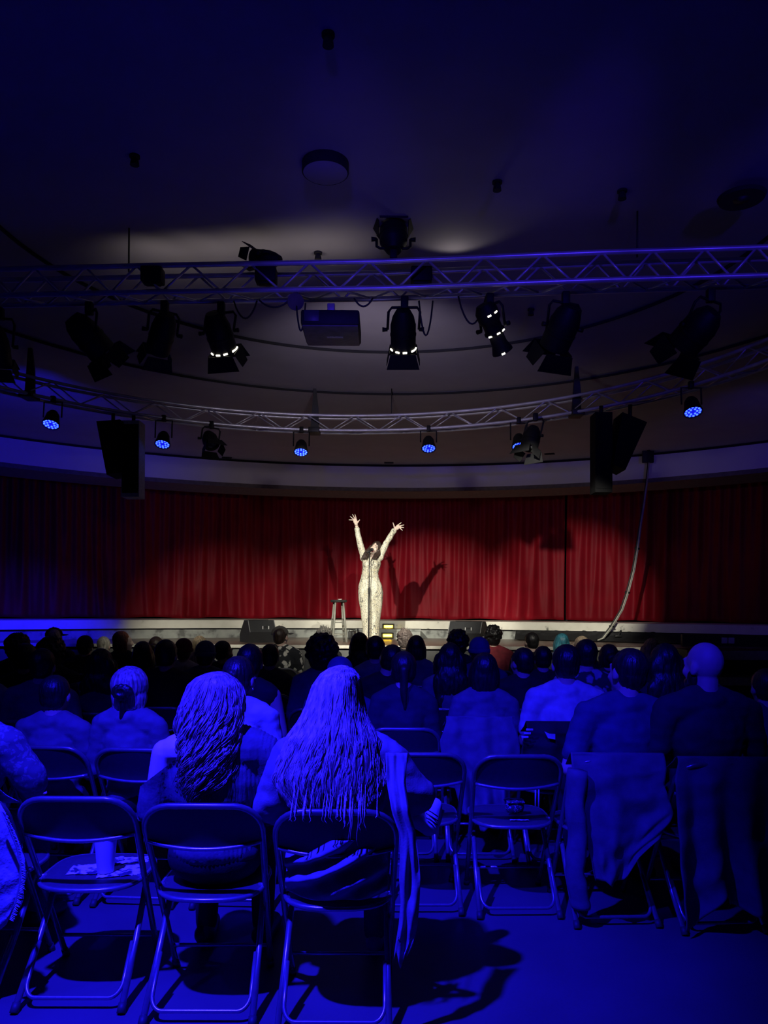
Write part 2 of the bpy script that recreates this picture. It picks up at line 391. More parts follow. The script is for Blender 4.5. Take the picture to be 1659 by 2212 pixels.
lamp_box(837, 1372.5, 12.92, 'small yellow step light glowing on the grey step below the ledge')
p0 = at(768, 1379, 13.0); p1 = at(909, 1379, 13.0)
sx = (p0.x+p1.x)/2; sw = p1.x-p0.x
t = thing('step_box', 'grey wooden step box against the middle of the ledge', 'step', (sx, 13.2, ZS))
put('tread', MB().box((0, 0, 0.155), (sw, 0.5, 0.03), bev=0.004), m_riser, t, 'auto')
put('front_board', MB().box((0, -0.22, 0.07), (sw-0.02, 0.03, 0.14)), m_riser, t, False)
for k in (-1, 1): put('side_board', MB().box((k*(sw/2-0.03), 0.02, 0.07), (0.03, 0.44, 0.14)), m_riser, t, False)
p = at(759, 1378, 12.7)
t = thing('stage_box', 'small black box on the stage floor left of the step box', 'box', (p.x, 12.7, ZS))
put('body', MB().box((0, 0, 0.07), (0.10, 0.12, 0.14), bev=0.01), m_blk, t, 'auto')
put('handle', MB().tube([(-0.03, 0, 0.14), (-0.03, 0, 0.165), (0.03, 0, 0.165), (0.03, 0, 0.14)], 0.006), m_blk, t)

def wedge(px, pyb, Y, width, rz, label):
    p = at(px, pyb, Y)
    t = thing('monitor_speaker', label, 'speaker', (p.x, Y, ZS), rz, 'black floor monitors on the stage')
    prof = [(0.03, 0), (-0.05, 0.16), (0.05, 0.33), (0.22, 0.33), (0.44, 0.10), (0.44, 0.0)]
    m_cab = M('black_cabinet_paint', (0.022, 0.023, 0.026), 0.5, var=0.2, scale=60, bump=0.1)
    put('cabinet', MB().prism([(-width/2, d, h) for d, h in prof], (width, 0, 0)), m_cab, t, False)
    g = [(-width/2+0.02, 0.235, 0.322), (-width/2+0.02, 0.435, 0.115)]
    put('grille', MB().sheet(lambda u, v: (lerp(-width/2+0.02, width/2-0.02, u), lerp(0.235, 0.438, v), lerp(0.328, 0.118, v)), 12, 8, (0, 0.008, 0.01)), m_blk, t, False)
    n = V((0, -0.17, 0.10)).normalized()
    put('handle_recess', MB().box((width*0.12, -0.008, 0.225), (0.09, 0.02, 0.035), mat=None, bev=0.008), m_gap, t, 'auto')
    for k in (0, 1):
        put('handle_bar', MB().box((width*0.12 - 0.045 + 0.0*k + (0.09 if k else 0), -0.022, 0.215 + 0.008), (0.012, 0.012, 0.045), bev=0.003), M('pale_handle_metal', (0.6, 0.6, 0.6), 0.4), t, 'auto')
    for k in (-1, 1): put('edge_trim', MB().tube([(k*width/2, d, h) for d, h in prof[1:5]], 0.006, 6), M('grey_edge_trim', (0.25, 0.25, 0.25), 0.6), t)
    put('connector_plate', MB().box((width/2+0.003, 0.16, 0.07), (0.012, 0.14, 0.09), bev=0.003), M('printed_plate', (0.3, 0.3, 0.3), 0.5, var=0.8, scale=40), t, 'auto')
wedge(566, 1392, 11.4, 0.40, math.radians(28), 'black floor monitor on stage left of the stool')
wedge(1004, 1394, 11.5, 0.50, math.radians(-24), 'black floor monitor on stage right of the performer')

# stool
m_wood = M('grey_painted_wood', (0.22, 0.22, 0.19), 0.5, scale=12)
p = at(731, 1389, 11.75); p.z = ZS
t = thing('bar_stool', 'tall wooden stool with dark seat left of the performer', 'stool', p)
put('seat', MB().lathe([(0.0, 0.605), (0.11, 0.605), (0.125, 0.615), (0.128, 0.63), (0.12, 0.642), (0.0, 0.640)], n=28), M('dark_seat_wood', (0.025, 0.025, 0.025), 0.4), t, 'auto')
legs = []
for k in range(4):
    a = PI/4 + k*PI/2 + 0.25; ca, sa = math.cos(a), math.sin(a)
    a_, b_ = V((0.085*ca, 0.085*sa, 0.605)), V((0.15*ca, 0.15*sa, 0.0)); legs.append((a_, b_))
    put('leg', MB().tube([a_, a_.lerp(b_, 0.5), b_], [0.013, 0.016, 0.013], 10), m_wood, t)
for k in range(4):
    for f in ((0.42, 0.72) if k % 2 else (0.5, 0.8)):
        put('rung', MB().tube([legs[k][0].lerp(legs[k][1], f), legs[(k+1) % 4][0].lerp(legs[(k+1) % 4][1], f)], 0.009, 8), m_wood, t)
s = thing('small_dish', 'small shiny dish lying on the stool seat', 'dish', p + V((0.02, -0.02, 0.64)))
put('bowl', MB().lathe([(0.0, 0.0), (0.022, 0.0), (0.035, 0.016), (0.033, 0.017), (0.02, 0.005), (0.0, 0.005)], n=18), M('pale_glazed', (0.55, 0.52, 0.45), 0.3), s)

# microphone stand
p = at(796.5, 1393, 11.62); p.z = ZS; mt = at(798, 1193, 11.62) - p
t = thing('microphone_stand', 'thin black microphone stand in front of the performer', 'microphone stand', p)
put('base', MB().lathe([(0.0, 0.0), (0.13, 0.0), (0.13, 0.012), (0.03, 0.03), (0.015, 0.045), (0.0, 0.045)], n=28), m_blk, t, 'auto')
put('pole', MB().tube([(0, 0, 0.04), (0, 0, 0.8)], 0.012, 10), m_blk, t)
put('upper_pole', MB().tube([(0, 0, 0.78), (mt.x, mt.y, mt.z)], 0.008, 10), M('dark_metal_tube', (0.05, 0.05, 0.055), 0.35, 0.6), t)
put('clutch', MB().lathe([(0.0, 0.74), (0.018, 0.74), (0.02, 0.80), (0.014, 0.83), (0.0, 0.83)], n=14), m_blk, t, 'auto')
put('clip', MB().tube([mt, mt + V((0.012, 0.02, 0.02))], 0.017, 10), m_blk, t)
q = p + mt + V((0.0, -0.005, 0.02))
t = thing('microphone', 'black microphone on the stand at the performer’s mouth', 'microphone', q)
d = V((0.042, 0.06, 0.03)).normalized()
put('handle', MB().tube([d*-0.07, d*0.02, d*0.05], [0.010, 0.014, 0.018], 12), m_blk, t)
put('grille', MB().ell(d*0.068, (0.025, 0.025, 0.027)), M('mic_grille', (0.05, 0.05, 0.055), 0.4, 0.5, bump=0.5, bscale=300), t)

# cable bundle hanging at the right
m_cab1 = M('grey_cable', (0.45, 0.45, 0.38), 0.5); m_cab2 = M('black_cable', (0.015, 0.015, 0.016), 0.5)
cp = [(1401, 1000), (1396, 1047), (1390, 1091), (1383, 1133), (1376, 1185), (1368, 1231), (1355, 1280), (1342, 1318), (1321, 1353), (1301, 1379), (1290, 1383)]
pts = [at(x, y, lerp(12.25, 12.55, i/10)) for i, (x, y) in enumerate(cp)]
t = thing('cable_bundle', 'bundle of cables hanging in a curve in front of the red curtain', 'cable', pts[-1])
for k, (dx, dy, m) in enumerate(((-0.02, 0, m_cab2), (0.0, -0.02, m_cab1), (0.022, 0.0, m_cab1), (0.012, 0.02, m_cab2))):
    put('cable', MB().tube([q - pts[-1] + V((dx*min(1, 0.35+i*0.12), dy, 0.0)) for i, q in enumerate(pts)], 0.011, 8), m, t)
for i in (4, 6, 8):
    put('cable_tie', MB().tube([pts[i]-pts[-1]+V((-0.04, -0.01, 0.004)), pts[i]-pts[-1]+V((0.04, -0.01, -0.004))], 0.016, 8), m_cab2, t)
t = thing('cable_bracket', 'dark angled wall bracket above the hanging cable bundle', 'bracket', at(1402, 985, 12.2))
put('plate', MB().box((0, 0.05, 0.05), (0.18, 0.05, 0.3), bev=0.01), m_blk, t, 'auto')
put('arm', MB().tube([(0, 0, 0.1), (-0.22, -0.2, 0.3)], 0.035, 10), m_blk, t)
t = thing('cable_stay', 'thin black cable stay slanting across the ledge at right', 'cable', at(1335, 1374, 12.5))
o0 = at(1335, 1374, 12.5)
put('strut', MB().tube([V((0, 0, 0)), at(1348, 1351, 12.75)-o0], 0.018, 8), m_cab2, t)
put('foot', MB().box((0, 0, 0), (0.1, 0.06, 0.03), bev=0.005), m_cab2, t, 'auto')

# ------------------------------------------------------------------ trusses
m_alu = M('truss_aluminium', (0.62, 0.62, 0.65), 0.38, 0.5, var=0.15, scale=8)
def truss(name, label, path, H, D, rc, rb, npitch, hang):
    """path: bottom-front chord points; box truss with its depth away from the camera"""
    root = path[len(path)//2]; t = thing(name, label, 'truss', root)
    def chords():
        out = {}
        for key, dz, dd in (('bf', 0, 0), ('tf', H, 0), ('br', 0, D), ('tr', H, D)):
            L = []
            for i, p in enumerate(path):
                tg = (path[min(i+1, len(path)-1)] - path[max(i-1, 0)]); tg.z = 0; tg.normalize()
                nrm = V((-tg.y, tg.x, 0))
                L.append(p + nrm*dd + V((0, 0, dz)) - root)
            out[key] = L
        return out
    ch = chords()
    for k in ('bf', 'tf', 'br', 'tr'): put('chord', MB().tube(ch[k], rc, 10), m_alu, t)
    def pt(key, s):
        L = ch[key]; x = s*(len(L)-1); i = min(int(x), len(L)-2); return L[i].lerp(L[i+1], x-i)
    for a, b in (('bf', 'tf'), ('br', 'tr'), ('bf', 'br')):
        for i in range(npitch):
            s0, s1 = i/npitch, (i+1)/npitch
            q0, q1 = (pt(a, s0), pt(b, s1)) if i % 2 else (pt(b, s0), pt(a, s1))
            put('brace', MB().tube([q0, q1], rb, 6), m_alu, t)
    for s in hang:
        q = (pt('tf', s) + pt('tr', s))*0.5; top = ZC[0] + 0.04 - root.z
        put('hanger', MB().tube([q, V((q.x, q.y, top))], 0.006, 8), m_blk, t)
    return t
BAR = [at(-60, 641, 5.22), at(350, 632.0, 5.13), at(830, 620.5, 5.05), at(1300, 605, 4.90), at(1720, 591, 4.80)]
zb = sum(p.z for p in BAR)/5
for p in BAR: p.z = zb
BARX = [BAR[0] + (BAR[0]-BAR[1])*0.8] + BAR + [BAR[-1] + (BAR[-1]-BAR[-2])*0.8]
def dense(L, n):
    out = []
    for i in range(n+1):
        x = i/n*(len(L)-1); k = min(int(x), len(L)-2); out.append(L[k].lerp(L[k+1], x-k))
    return out
truss('straight_truss', 'straight silver lighting truss across the hall above the audience', dense(BARX, 12), 0.175, 0.17, 0.0175, 0.008, 45, (0.30, 0.70))
# ring truss: fit a circle through its photographed bottom chord at one height
ZT = 3.60
tp = [(0, 838), (135, 868), (280, 891), (460, 912), (650, 926), (830, 931), (930, 926), (1155, 905), (1295, 880), (1470, 839), (1659, 776)]
P2 = [atz(x, y, ZT) for x, y in tp]
import numpy as np
A_ = np.array([[2*p.x, 2*p.y, 1] for p in P2]); b_ = np.array([p.x**2+p.y**2 for p in P2])
sol = np.linalg.lstsq(A_, b_, rcond=None)[0]; tcx, tcy = sol[0], sol[1]; tR = math.sqrt(sol[2]+tcx**2+tcy**2)
print('ring truss', tcx, tcy, tR)
a_l = math.atan2(P2[0].x-tcx, P2[0].y-tcy) - 0.45; a_r = math.atan2(P2[-1].x-tcx, P2[-1].y-tcy) + 0.45
def ring(a, r=0.0, z=ZT): return V((tcx + (tR+r)*math.sin(a), tcy + (tR+r)*math.cos(a), z))
def ring_px(px):
    """angle on the ring that is seen in this photo column"""
    best = min((abs(829.5 + F*ring(a).x/ring(a).y - px), a) for a in [lerp(a_l, a_r, i/1500) for i in range(1501)]); return best[1]
path2 = [ring(lerp(a_l, a_r, i/64)) for i in range(65)]
truss('ring_truss', 'curved silver ring truss carrying the blue lamps and speakers', path2, 0.17, 0.15, 0.0165, 0.007, 43, (0.5,))
for px, lab in ((68, 'left'), (676, 'middle'), (1236, 'right')):
    a = ring_px(px); q = ring(a, 0.07)
    t = thing('hanging_arm', 'flat black hanging arm holding the %s of the ring truss' % lab, 'arm', q, 0, 'hanging arms of the ring truss')
    put('arm', MB().prism([(-0.05, 0, -0.02), (0.05, 0, -0.02), (0.045, 0, 0.25), (0.015, 0, ZC[0]+0.03-ZT), (-0.015, 0, ZC[0]+0.03-ZT)], (0, 0.03, 0)), m_blk, t, False)
    put('clamp', MB().box((0, 0, 0), (0.13, 0.2, 0.06), bev=0.01), m_blk, t, 'auto')

# ------------------------------------------------------------------ lanterns
m_lamp = M('lantern_black', (0.006, 0.006, 0.007), 0.6, scale=30, spec=0.25)
m_glow = M('lamp_light_leak', (1, 0.95, 0.8), 0.4, emit=((1.0, 0.94, 0.72), 5.0))
def uvec(d):
    d = V(d).normalized(); s = d.cross(V((0, 0, 1))); s = s.normalized() if s.length > 1e-4 else V((1, 0, 0)); return d, s, s.cross(d).normalized()
def lantern(label, hang, A, B, R, kind='fresnel', lit=False, lens_dir=None, group='black theatre lanterns on the straight truss', standing=False, flare=1.0):
    t = thing('theatre_lantern', label, 'stage light', hang, 0, group)
    A, B = A-hang, B-hang; d, s, u = uvec(B-A); L = (B-A).length; mt_ = axis_mat(A, d)
    if kind == 'fresnel': prof = [(0.0, -0.03), (R*0.55, -0.025), (R*0.85, 0.02), (R*0.95, L*0.25), (R, L*0.3), (R, L*0.55), (R*1.04, L*0.56), (R*1.04, L*0.62), (R, L*0.63), (R, L), (R*0.85, L), (R*0.8, L-0.03), (0.0, L-0.03)]
    else: prof = [(0.0, -0.03), (R*0.7, -0.02), (R, 0.02), (R, L*0.28), (R*0.8, L*0.34), (R*0.8, L*0.5), (R*0.92, L*0.51), (R*0.92, L*0.56), (R*0.66, L*0.58), (R*0.7, L*0.8), (R*0.95, L*0.97), (R*0.95, L), (R*0.8, L), (R*0.75, L-0.03), (0.0, L-0.03)]
    put('housing', MB().lathe(prof, mt_, 20, False), m_lamp, t, 'auto')
    put('lens', MB().lathe([(0.0, L-0.028), (R*0.75, L-0.028), (R*0.6, L-0.018), (0.0, L-0.012)], mt_, 20, False), M('lamp_lens_glass', (0.2, 0.2, 0.22), 0.1), t)
    mid = A + d*L*0.45; yk = R + 0.02
    top = V((0, 0, -0.05)) if not standing else V((0, 0, 0.05))
    tw = top - mid; k0 = tw.length
    put('yoke', MB().tube([mid - s*yk, mid - s*yk + tw*0.8, mid - s*yk*0.8 + tw, mid + s*yk*0.8 + tw, mid + s*yk + tw*0.8, mid + s*yk], 0.009, 8), m_lamp, t)
    put('clamp', MB().box((0, 0, -0.02 if not standing else 0.02), (0.05, 0.05, 0.085), bev=0.008), m_lamp, t, 'auto')
    for k in (-1, 1): put('knob', MB().tube([mid + s*k*yk, mid + s*k*(yk+0.035)], [0.012, 0.016], 8), m_lamp, t)
    if kind == 'fresnel':
        fr = A + d*(L+0.005); h = R*1.05
        for ax, oth in ((u, s), (u*-1, s), (s, u), (s*-1, u)):
            e0 = fr + ax*h; e1 = e0 + d*R*1.15 + ax*R*0.26*flare
            wd0, wd1 = (h*0.95, h*1.25) if oth is s else (h*0.8, h*0.55)
            th = ax*0.004
            put('barn_door', MB().add([e0-oth*wd0, e0+oth*wd0, e1+oth*wd1, e1-oth*wd1] + [p+th for p in (e0-oth*wd0, e0+oth*wd0, e1+oth*wd1, e1-oth*wd1)], [(3, 2, 1, 0), (4, 5, 6, 7), (0, 1, 5, 4), (1, 2, 6, 5), (2, 3, 7, 6), (3, 0, 4, 7)]), m_lamp, t, False)
    if lit:
        spots = [(L*0.985, R*1.02, a) for a in (-1.3, -0.85, -0.1, 0.5, 1.2)] if kind == 'fresnel' else [(L*0.15, R*0.99, 0.2), (L*0.15, R*0.99, -0.5), (L*0.56, R*0.9, 0.0), (L*0.56, R*0.9, -0.7), (L*0.56, R*0.9, 0.9), (L*0.985, R*0.95, 0.3)]
        face = (V((0, -1, 0)) - d*(V((0, -1, 0)).dot(d))).normalized(); sd = d.cross(face)
        for (l, r, a) in spots:
            g0 = A + d*l + (face*math.cos(a-0.16) + sd*math.sin(a-0.16))*r; g1 = A + d*l + (face*math.cos(a+0.16) + sd*math.sin(a+0.16))*r
            put('light_leak', MB().tube([g0, g1], 0.006, 6), m_glow, t)
    return t
YB = 5.15
def H(px, py): return at(px, py, interp([(p_[0], q_.y+0.085) for p_, q_ in zip(((-60,), (350,), (830,), (1300,), (1720,)), BAR)], px)[0])
lantern('dark lantern with barn doors hanging leftmost but one on the straight truss', H(193, 660), H(160, 692), at(222, 762, H(222, 600).y+0.16), 0.10)
lantern('slim black lantern tilted left, hanging left of the first lit lantern', H(356, 658), H(360, 685), at(340, 758, H(340, 600).y+0.16), 0.082)
lantern('lit lantern with bright rim left of the projector', H(478, 660), H(462, 684), at(485, 756, H(485, 600).y+0.16), 0.09, lit=True)
lantern('lit lantern pointing straight down right of the projector', H(874, 648), H(871, 678), at(871, 752, H(871, 600).y+0.16), 0.085, lit=True)
lantern('slender lit profile lantern with three bright seams', H(1058, 642), H(1047, 664), at(1086, 760, H(1086, 600).y+0.16), 0.075, 'profile', lit=True)
lantern('dark lantern tilted left beside the lit profile lantern', H(1222, 638), H(1232, 670), at(1196, 750, H(1196, 600).y+0.16), 0.10)
lantern('large dark lantern tilted left near the right end of the straight truss', H(1535, 632), H(1535, 680), at(1474, 748, H(1474, 600).y+0.16), 0.11)
lantern('dark lantern cut by the left edge of the picture', H(0, 672), H(-10, 715), at(2, 785, H(2, 600).y+0.16), 0.075)
lantern('black uplighter with open barn doors standing on top of the straight truss', at(850, 553, 5.12), at(850, 535, 5.12), at(850, 496, 5.16), 0.092, standing=True, flare=2.8)
lantern('black lantern lying tilted on top of the straight truss', at(590, 568, 5.12), at(598, 562, 5.12), at(548, 556, 5.2), 0.055, standing=True, flare=0.8)
for px, lab in ((575, 'black power box inside the truss under the lying lantern'), (910, 'black power box inside the truss beside the uplighter'), (330, 'black power box inside the dim left part of the truss')):
    p = at(px, 596, 5.14); t = thing('power_box', lab, 'box', p, 0, 'power boxes in the truss')
    put('case', MB().box((0, 0, 0), (0.14, 0.10, 0.10), bev=0.01), m_lamp, t, 'auto'); put('flange', MB().box((0, 0, -0.05), (0.10, 0.06, 0.02), bev=0.004), m_lamp, t, 'auto')

# cables looping under the straight truss
for i, (x0, x1, y0, sag) in enumerate(((505, 555, 650, 38), (560, 625, 648, 16), (765, 805, 644, 18), (990, 1050, 640, 60), (640, 660, 655, 60), (905, 935, 650, 75))):
    P = [at(lerp(x0, x1, k/10), y0 + sag*math.sin(PI*k/10)**0.8, 5.12) for k in range(11)]
    o = put('cable', MB().tube([p-P[0] for p in P], 0.006, 6), m_cab2, None, loc=P[0])
    tag(o, ('thin black cable looping under the truss right of the first lit lantern', 'shallow black cable loop under the truss left of the projector', 'small black cable loop just right of the projector', 'big black cable loop left of the slender lit lantern', 'black cable hanging down at the left side of the projector', 'thin black cable hanging right of the middle lit lantern')[i], 'cable', 'cable loops under the straight truss')

# projector
p = at(713, 684, 5.08)
t = thing('projector', 'grey ceiling projector hanging under the middle of the straight truss', 'projector', p)
pw = 0.385
put('case', MB().box((0, 0.19, -0.005), (pw, 0.40, 0.10), bev=0.014), M('projector_dark_grey', (0.012, 0.012, 0.014), 0.6), t, 'auto')
put('base_plate', MB().box((0, 0.19, -0.058), (pw-0.02, 0.38, 0.012), bev=0.004), M('projector_grey', (0.20, 0.19, 0.18), 0.6), t, 'auto')
put('rating_label', MB().box((0.02, 0.20, -0.0655), (0.11, 0.03, 0.002)), M('white_label', (0.75, 0.75, 0.75), 0.5, var=0.5, scale=90), t, False)
put('front_panel', MB().box((-0.12, -0.012, 0.0), (0.10, 0.012, 0.075), bev=0.004), M('projector_panel', (0.06, 0.06, 0.09), 0.4), t, 'auto')
put('bracket', MB().box((0, 0.10, 0.075), (0.05, 0.05, 0.09), bev=0.005), m_alu, t, 'auto')
put('lens', MB().lathe([(0.0, 0), (0.04, 0), (0.04, 0.03), (0.03, 0.04), (0.0, 0.035)], axis_mat((0.1, 0.385, 0), (0, 1, 0)), 18), m_lamp, t, 'auto')
p = at(638, 652, 5.12)
t = thing('junction_disc', 'round pale disc on the truss at the projector’s upper left corner', 'disc', p)
put('disc', MB().lathe([(0.0, 0), (0.055, 0), (0.055, 0.012), (0.0, 0.016)], axis_mat((0, 0, 0), (0.3, -1, -0.3)), 20), M('dull_grey_disc', (0.12, 0.11, 0.10), 0.6), t, 'auto')
put('bracket', MB().box((0, 0.03, 0.03), (0.03, 0.03, 0.08)), m_lamp, t, False)

# LED pars and others on the ring truss
m_led = M('blue_led', (0.1, 0.3, 1), 0.3, emit=((0.05, 0.13, 1.0), 2.6))
m_ledface = M('blue_led_face', (0.01, 0.02, 0.2), 0.3, emit=((0.006, 0.008, 1.0), 0.8))
def par(px, py, label):
    a = ring_px(px); q = ring(a, 0.0); lens = at(px, py, q.y - 0.05)
    hang = V((lens.x, q.y, ZT)); ax = V((0, -0.42, -0.90)).normalized()
    t = thing('led_par', label, 'stage light', hang, 0, 'blue LED lamps on the ring truss')
    B = lens - hang; A = B - ax*0.13; mt_ = axis_mat(A, ax); R = 0.078
    put('housing', MB().lathe([(0.0, -0.02), (R*0.5, -0.015), (R*0.78, 0.02), (R*0.9, 0.08), (R*1.08, 0.13), (R*1.08, 0.14), (R*0.98, 0.14), (R*0.95, 0.128), (0.0, 0.128)], mt_, 22, False), m_lamp, t, 'auto')
    put('lens_plate', MB().lathe([(0.0, 0.127), (R*0.95, 0.127), (R*0.95, 0.131), (0.0, 0.131)], mt_, 22, False), m_ledface, t, False)
    g = MB()
    for rr_, n in ((R*0.2, 0), (R*0.45, 6), (R*0.8, 12)):
        for k in range(n):
            an = 2*PI*k/n + rr_*40; g.lathe([(0.0, 0.131), (0.0105, 0.131), (0.0085, 0.137), (0.0, 0.139)], mt_ @ Matrix.Translation((rr_*math.cos(an), rr_*math.sin(an), 0)), 10, False)
    put('led_array', g, m_led, t)
    m0 = A + ax*0.05; yk = R+0.012; tp_ = V((0, 0, -0.03))
    put('yoke', MB().tube([m0 - V((yk, 0, 0)), V((-yk, 0, -0.03)), tp_, V((yk, 0, -0.03)), m0 + V((yk, 0, 0))], 0.008, 8), m_lamp, t)
    put('clamp', MB().box((0, 0, -0.005), (0.045, 0.05, 0.07), bev=0.008), m_lamp, t, 'auto')
par(110, 916, 'blue LED lamp near the left end of the ring truss')
par(351, 959, 'blue LED lamp beside the left column speaker')
par(650, 976, 'blue LED lamp under the middle hanging arm')
par(926, 968, 'blue LED lamp right of the middle of the ring truss')
par(1122, 964, 'blue LED lamp half hidden behind the dark lantern on the ring truss')
par(1497, 889, 'blue LED lamp near the right end of the ring truss')
a = ring_px(455); q = ring(a)
g2 = 'dark lanterns on the ring truss'
lantern('small dark lantern with barn doors between two blue lamps on the ring truss', q, at(450, 940, q.y), at(458, 962, q.y-0.08), 0.085, group=g2)
a = ring_px(1148); q = ring(a) - V((0, 0.14, 0))
lantern('dark lantern covering one of the blue lamps on the ring truss', q, at(1152, 928, q.y), at(1142, 968, q.y-0.05), 0.095, group=g2)

# hanging speakers
m_spk = M('speaker_black', (0.006, 0.006, 0.007), 0.9, scale=50, spec=0.15); m_spk2 = M('speaker_lit_grey', (0.35, 0.35, 0.40), 0.6, scale=40, spec=0.2)  # lighter grey copy paints in the light on the left column speaker
def cab(name, label, quad, Y, depth, mat, col=False):
    P = [at(x, y, Y) for x, y in quad]; root = (P[0]+P[1])*0.5
    t = thing(name, label, 'speaker', root, 0, 'hanging speakers')
    put('cabinet', MB().prism([p-root for p in P], (0, depth, 0)), mat, t, False)
    cen = sum((p-root for p in P), V())/len(P)
    ins = [cen + (p-root-cen)*0.9 + V((0, -0.006, 0)) for p in P]
    put('grille', MB().prism(ins, (0, 0.008, 0)), m_spk, t, False)
    tz = ZT - root.z
    put('bracket', MB().tube([(0, depth/2, -0.02), (0, depth/2, max(0.05, tz))], 0.02, 8), m_lamp, t)
yl = ring(ring_px(240)).y - 0.02; yr = ring(ring_px(1330)).y - 0.02
cab('speaker', 'black wedge shaped speaker hanging left of the left column speaker', [(208, 910), (259, 906), (262, 1020), (230, 1025)], yl, 0.3, m_spk)
cab('column_speaker', 'tall dark column speaker hanging at the left of the ring truss', [(263, 908), (301, 908), (300, 1073), (262, 1073)], yl+0.12, 0.2, m_spk2)
cab('column_speaker', 'tall black column speaker hanging at the right of the ring truss', [(1286, 890), (1323, 890), (1323, 1063), (1286, 1063)], yr, 0.2, m_spk)
cab('speaker', 'tilted black speaker hanging right of the right column speaker', [(1345, 890), (1398, 912), (1351, 1015), (1325, 1003)], yr-0.1, 0.3, m_spk)

# ceiling fittings
p = atz(703, 352, ZC[2])
t = thing('ceiling_fitting', 'large round disc fitting on the dim ceiling above the truss', 'ceiling fitting', p)
put('rim', MB().lathe([(0.0, 0.0), (0.135, 0.0), (0.135, -0.055), (0.128, -0.06), (0.128, -0.05), (0.0, -0.05)], n=40, caps=False), m_gap, t, 'auto')
put('cover', MB().lathe([(0.0, -0.061), (0.12, -0.061), (0.128, -0.058), (0.128, -0.04), (0.0, -0.04)], n=40, caps=False), m_ceil, t, 'auto')
for px, py, lab in ((709, 73, 'small black ceiling spotlight nearest the top edge of the picture'), (291, 336, 'small black ceiling spotlight left of the round disc fitting'), (1074, 392, 'small black ceiling spotlight right of the round disc fitting'), (1344, 411, 'small dark ceiling spotlight at the far right of the dim ceiling'), (1147, 667, 'small black ceiling spotlight just below the straight truss'), (687, 545, 'small black sprinkler head just above the straight truss')):
    z = ZC[2] if math.hypot(atz(px, py, ZC[2]).x, atz(px, py, ZC[2]).y-5.1) < 2.6 else (ZC[1] if math.hypot(atz(px, py, ZC[1]).x, atz(px, py, ZC[1]).y-5.1) < 3.9 else ZC[0])
    p = atz(px, py, z); t = thing('ceiling_spotlight', lab, 'ceiling fitting', p, 0, 'small ceiling fittings')
    put('base', MB().lathe([(0.0, 0.0), (0.03, 0.0), (0.03, -0.012), (0.0, -0.012)], n=16, caps=False), m_gap, t, 'auto')
    put('head', MB().lathe([(0.0, -0.01), (0.015, -0.012), (0.022, -0.03), (0.026, -0.055), (0.0, -0.055)], n=16, caps=False), m_gap, t, 'auto')
for px, py, lab in ((840, 999, 'thin dark slot vent above the middle of the fascia'), (490, 988, 'thin dark slot vent above the left of the fascia'), (1187, 980, 'thin dark slot vent above the right of the fascia')):
    p = atz(px, py, ZC[0]); t = thing('slot_vent', lab, 'vent', p, math.atan2(p.x, p.y-5.1)*-1, 'slot vents in the ceiling')
    put('frame', MB().box((0, 0, -0.006), (0.16, 0.09, 0.012), bev=0.003), m_gap, t, 'auto'); put('slot', MB().box((0, 0, -0.014), (0.12, 0.03, 0.006)), m_blk, t, False)
p = atz(1602, 425, ZC[0]); t = thing('ceiling_grille', 'dark oval ceiling grille at the far right', 'vent', p)
put('ring', MB().lathe([(0.0, 0.0), (0.14, 0.0), (0.13, -0.02), (0.0, -0.02)], n=30, caps=False), m_gap, t, 'auto'); put('core', MB().lathe([(0.0, -0.02), (0.05, -0.02), (0.0, -0.03)], n=20, caps=False), m_blk, t)
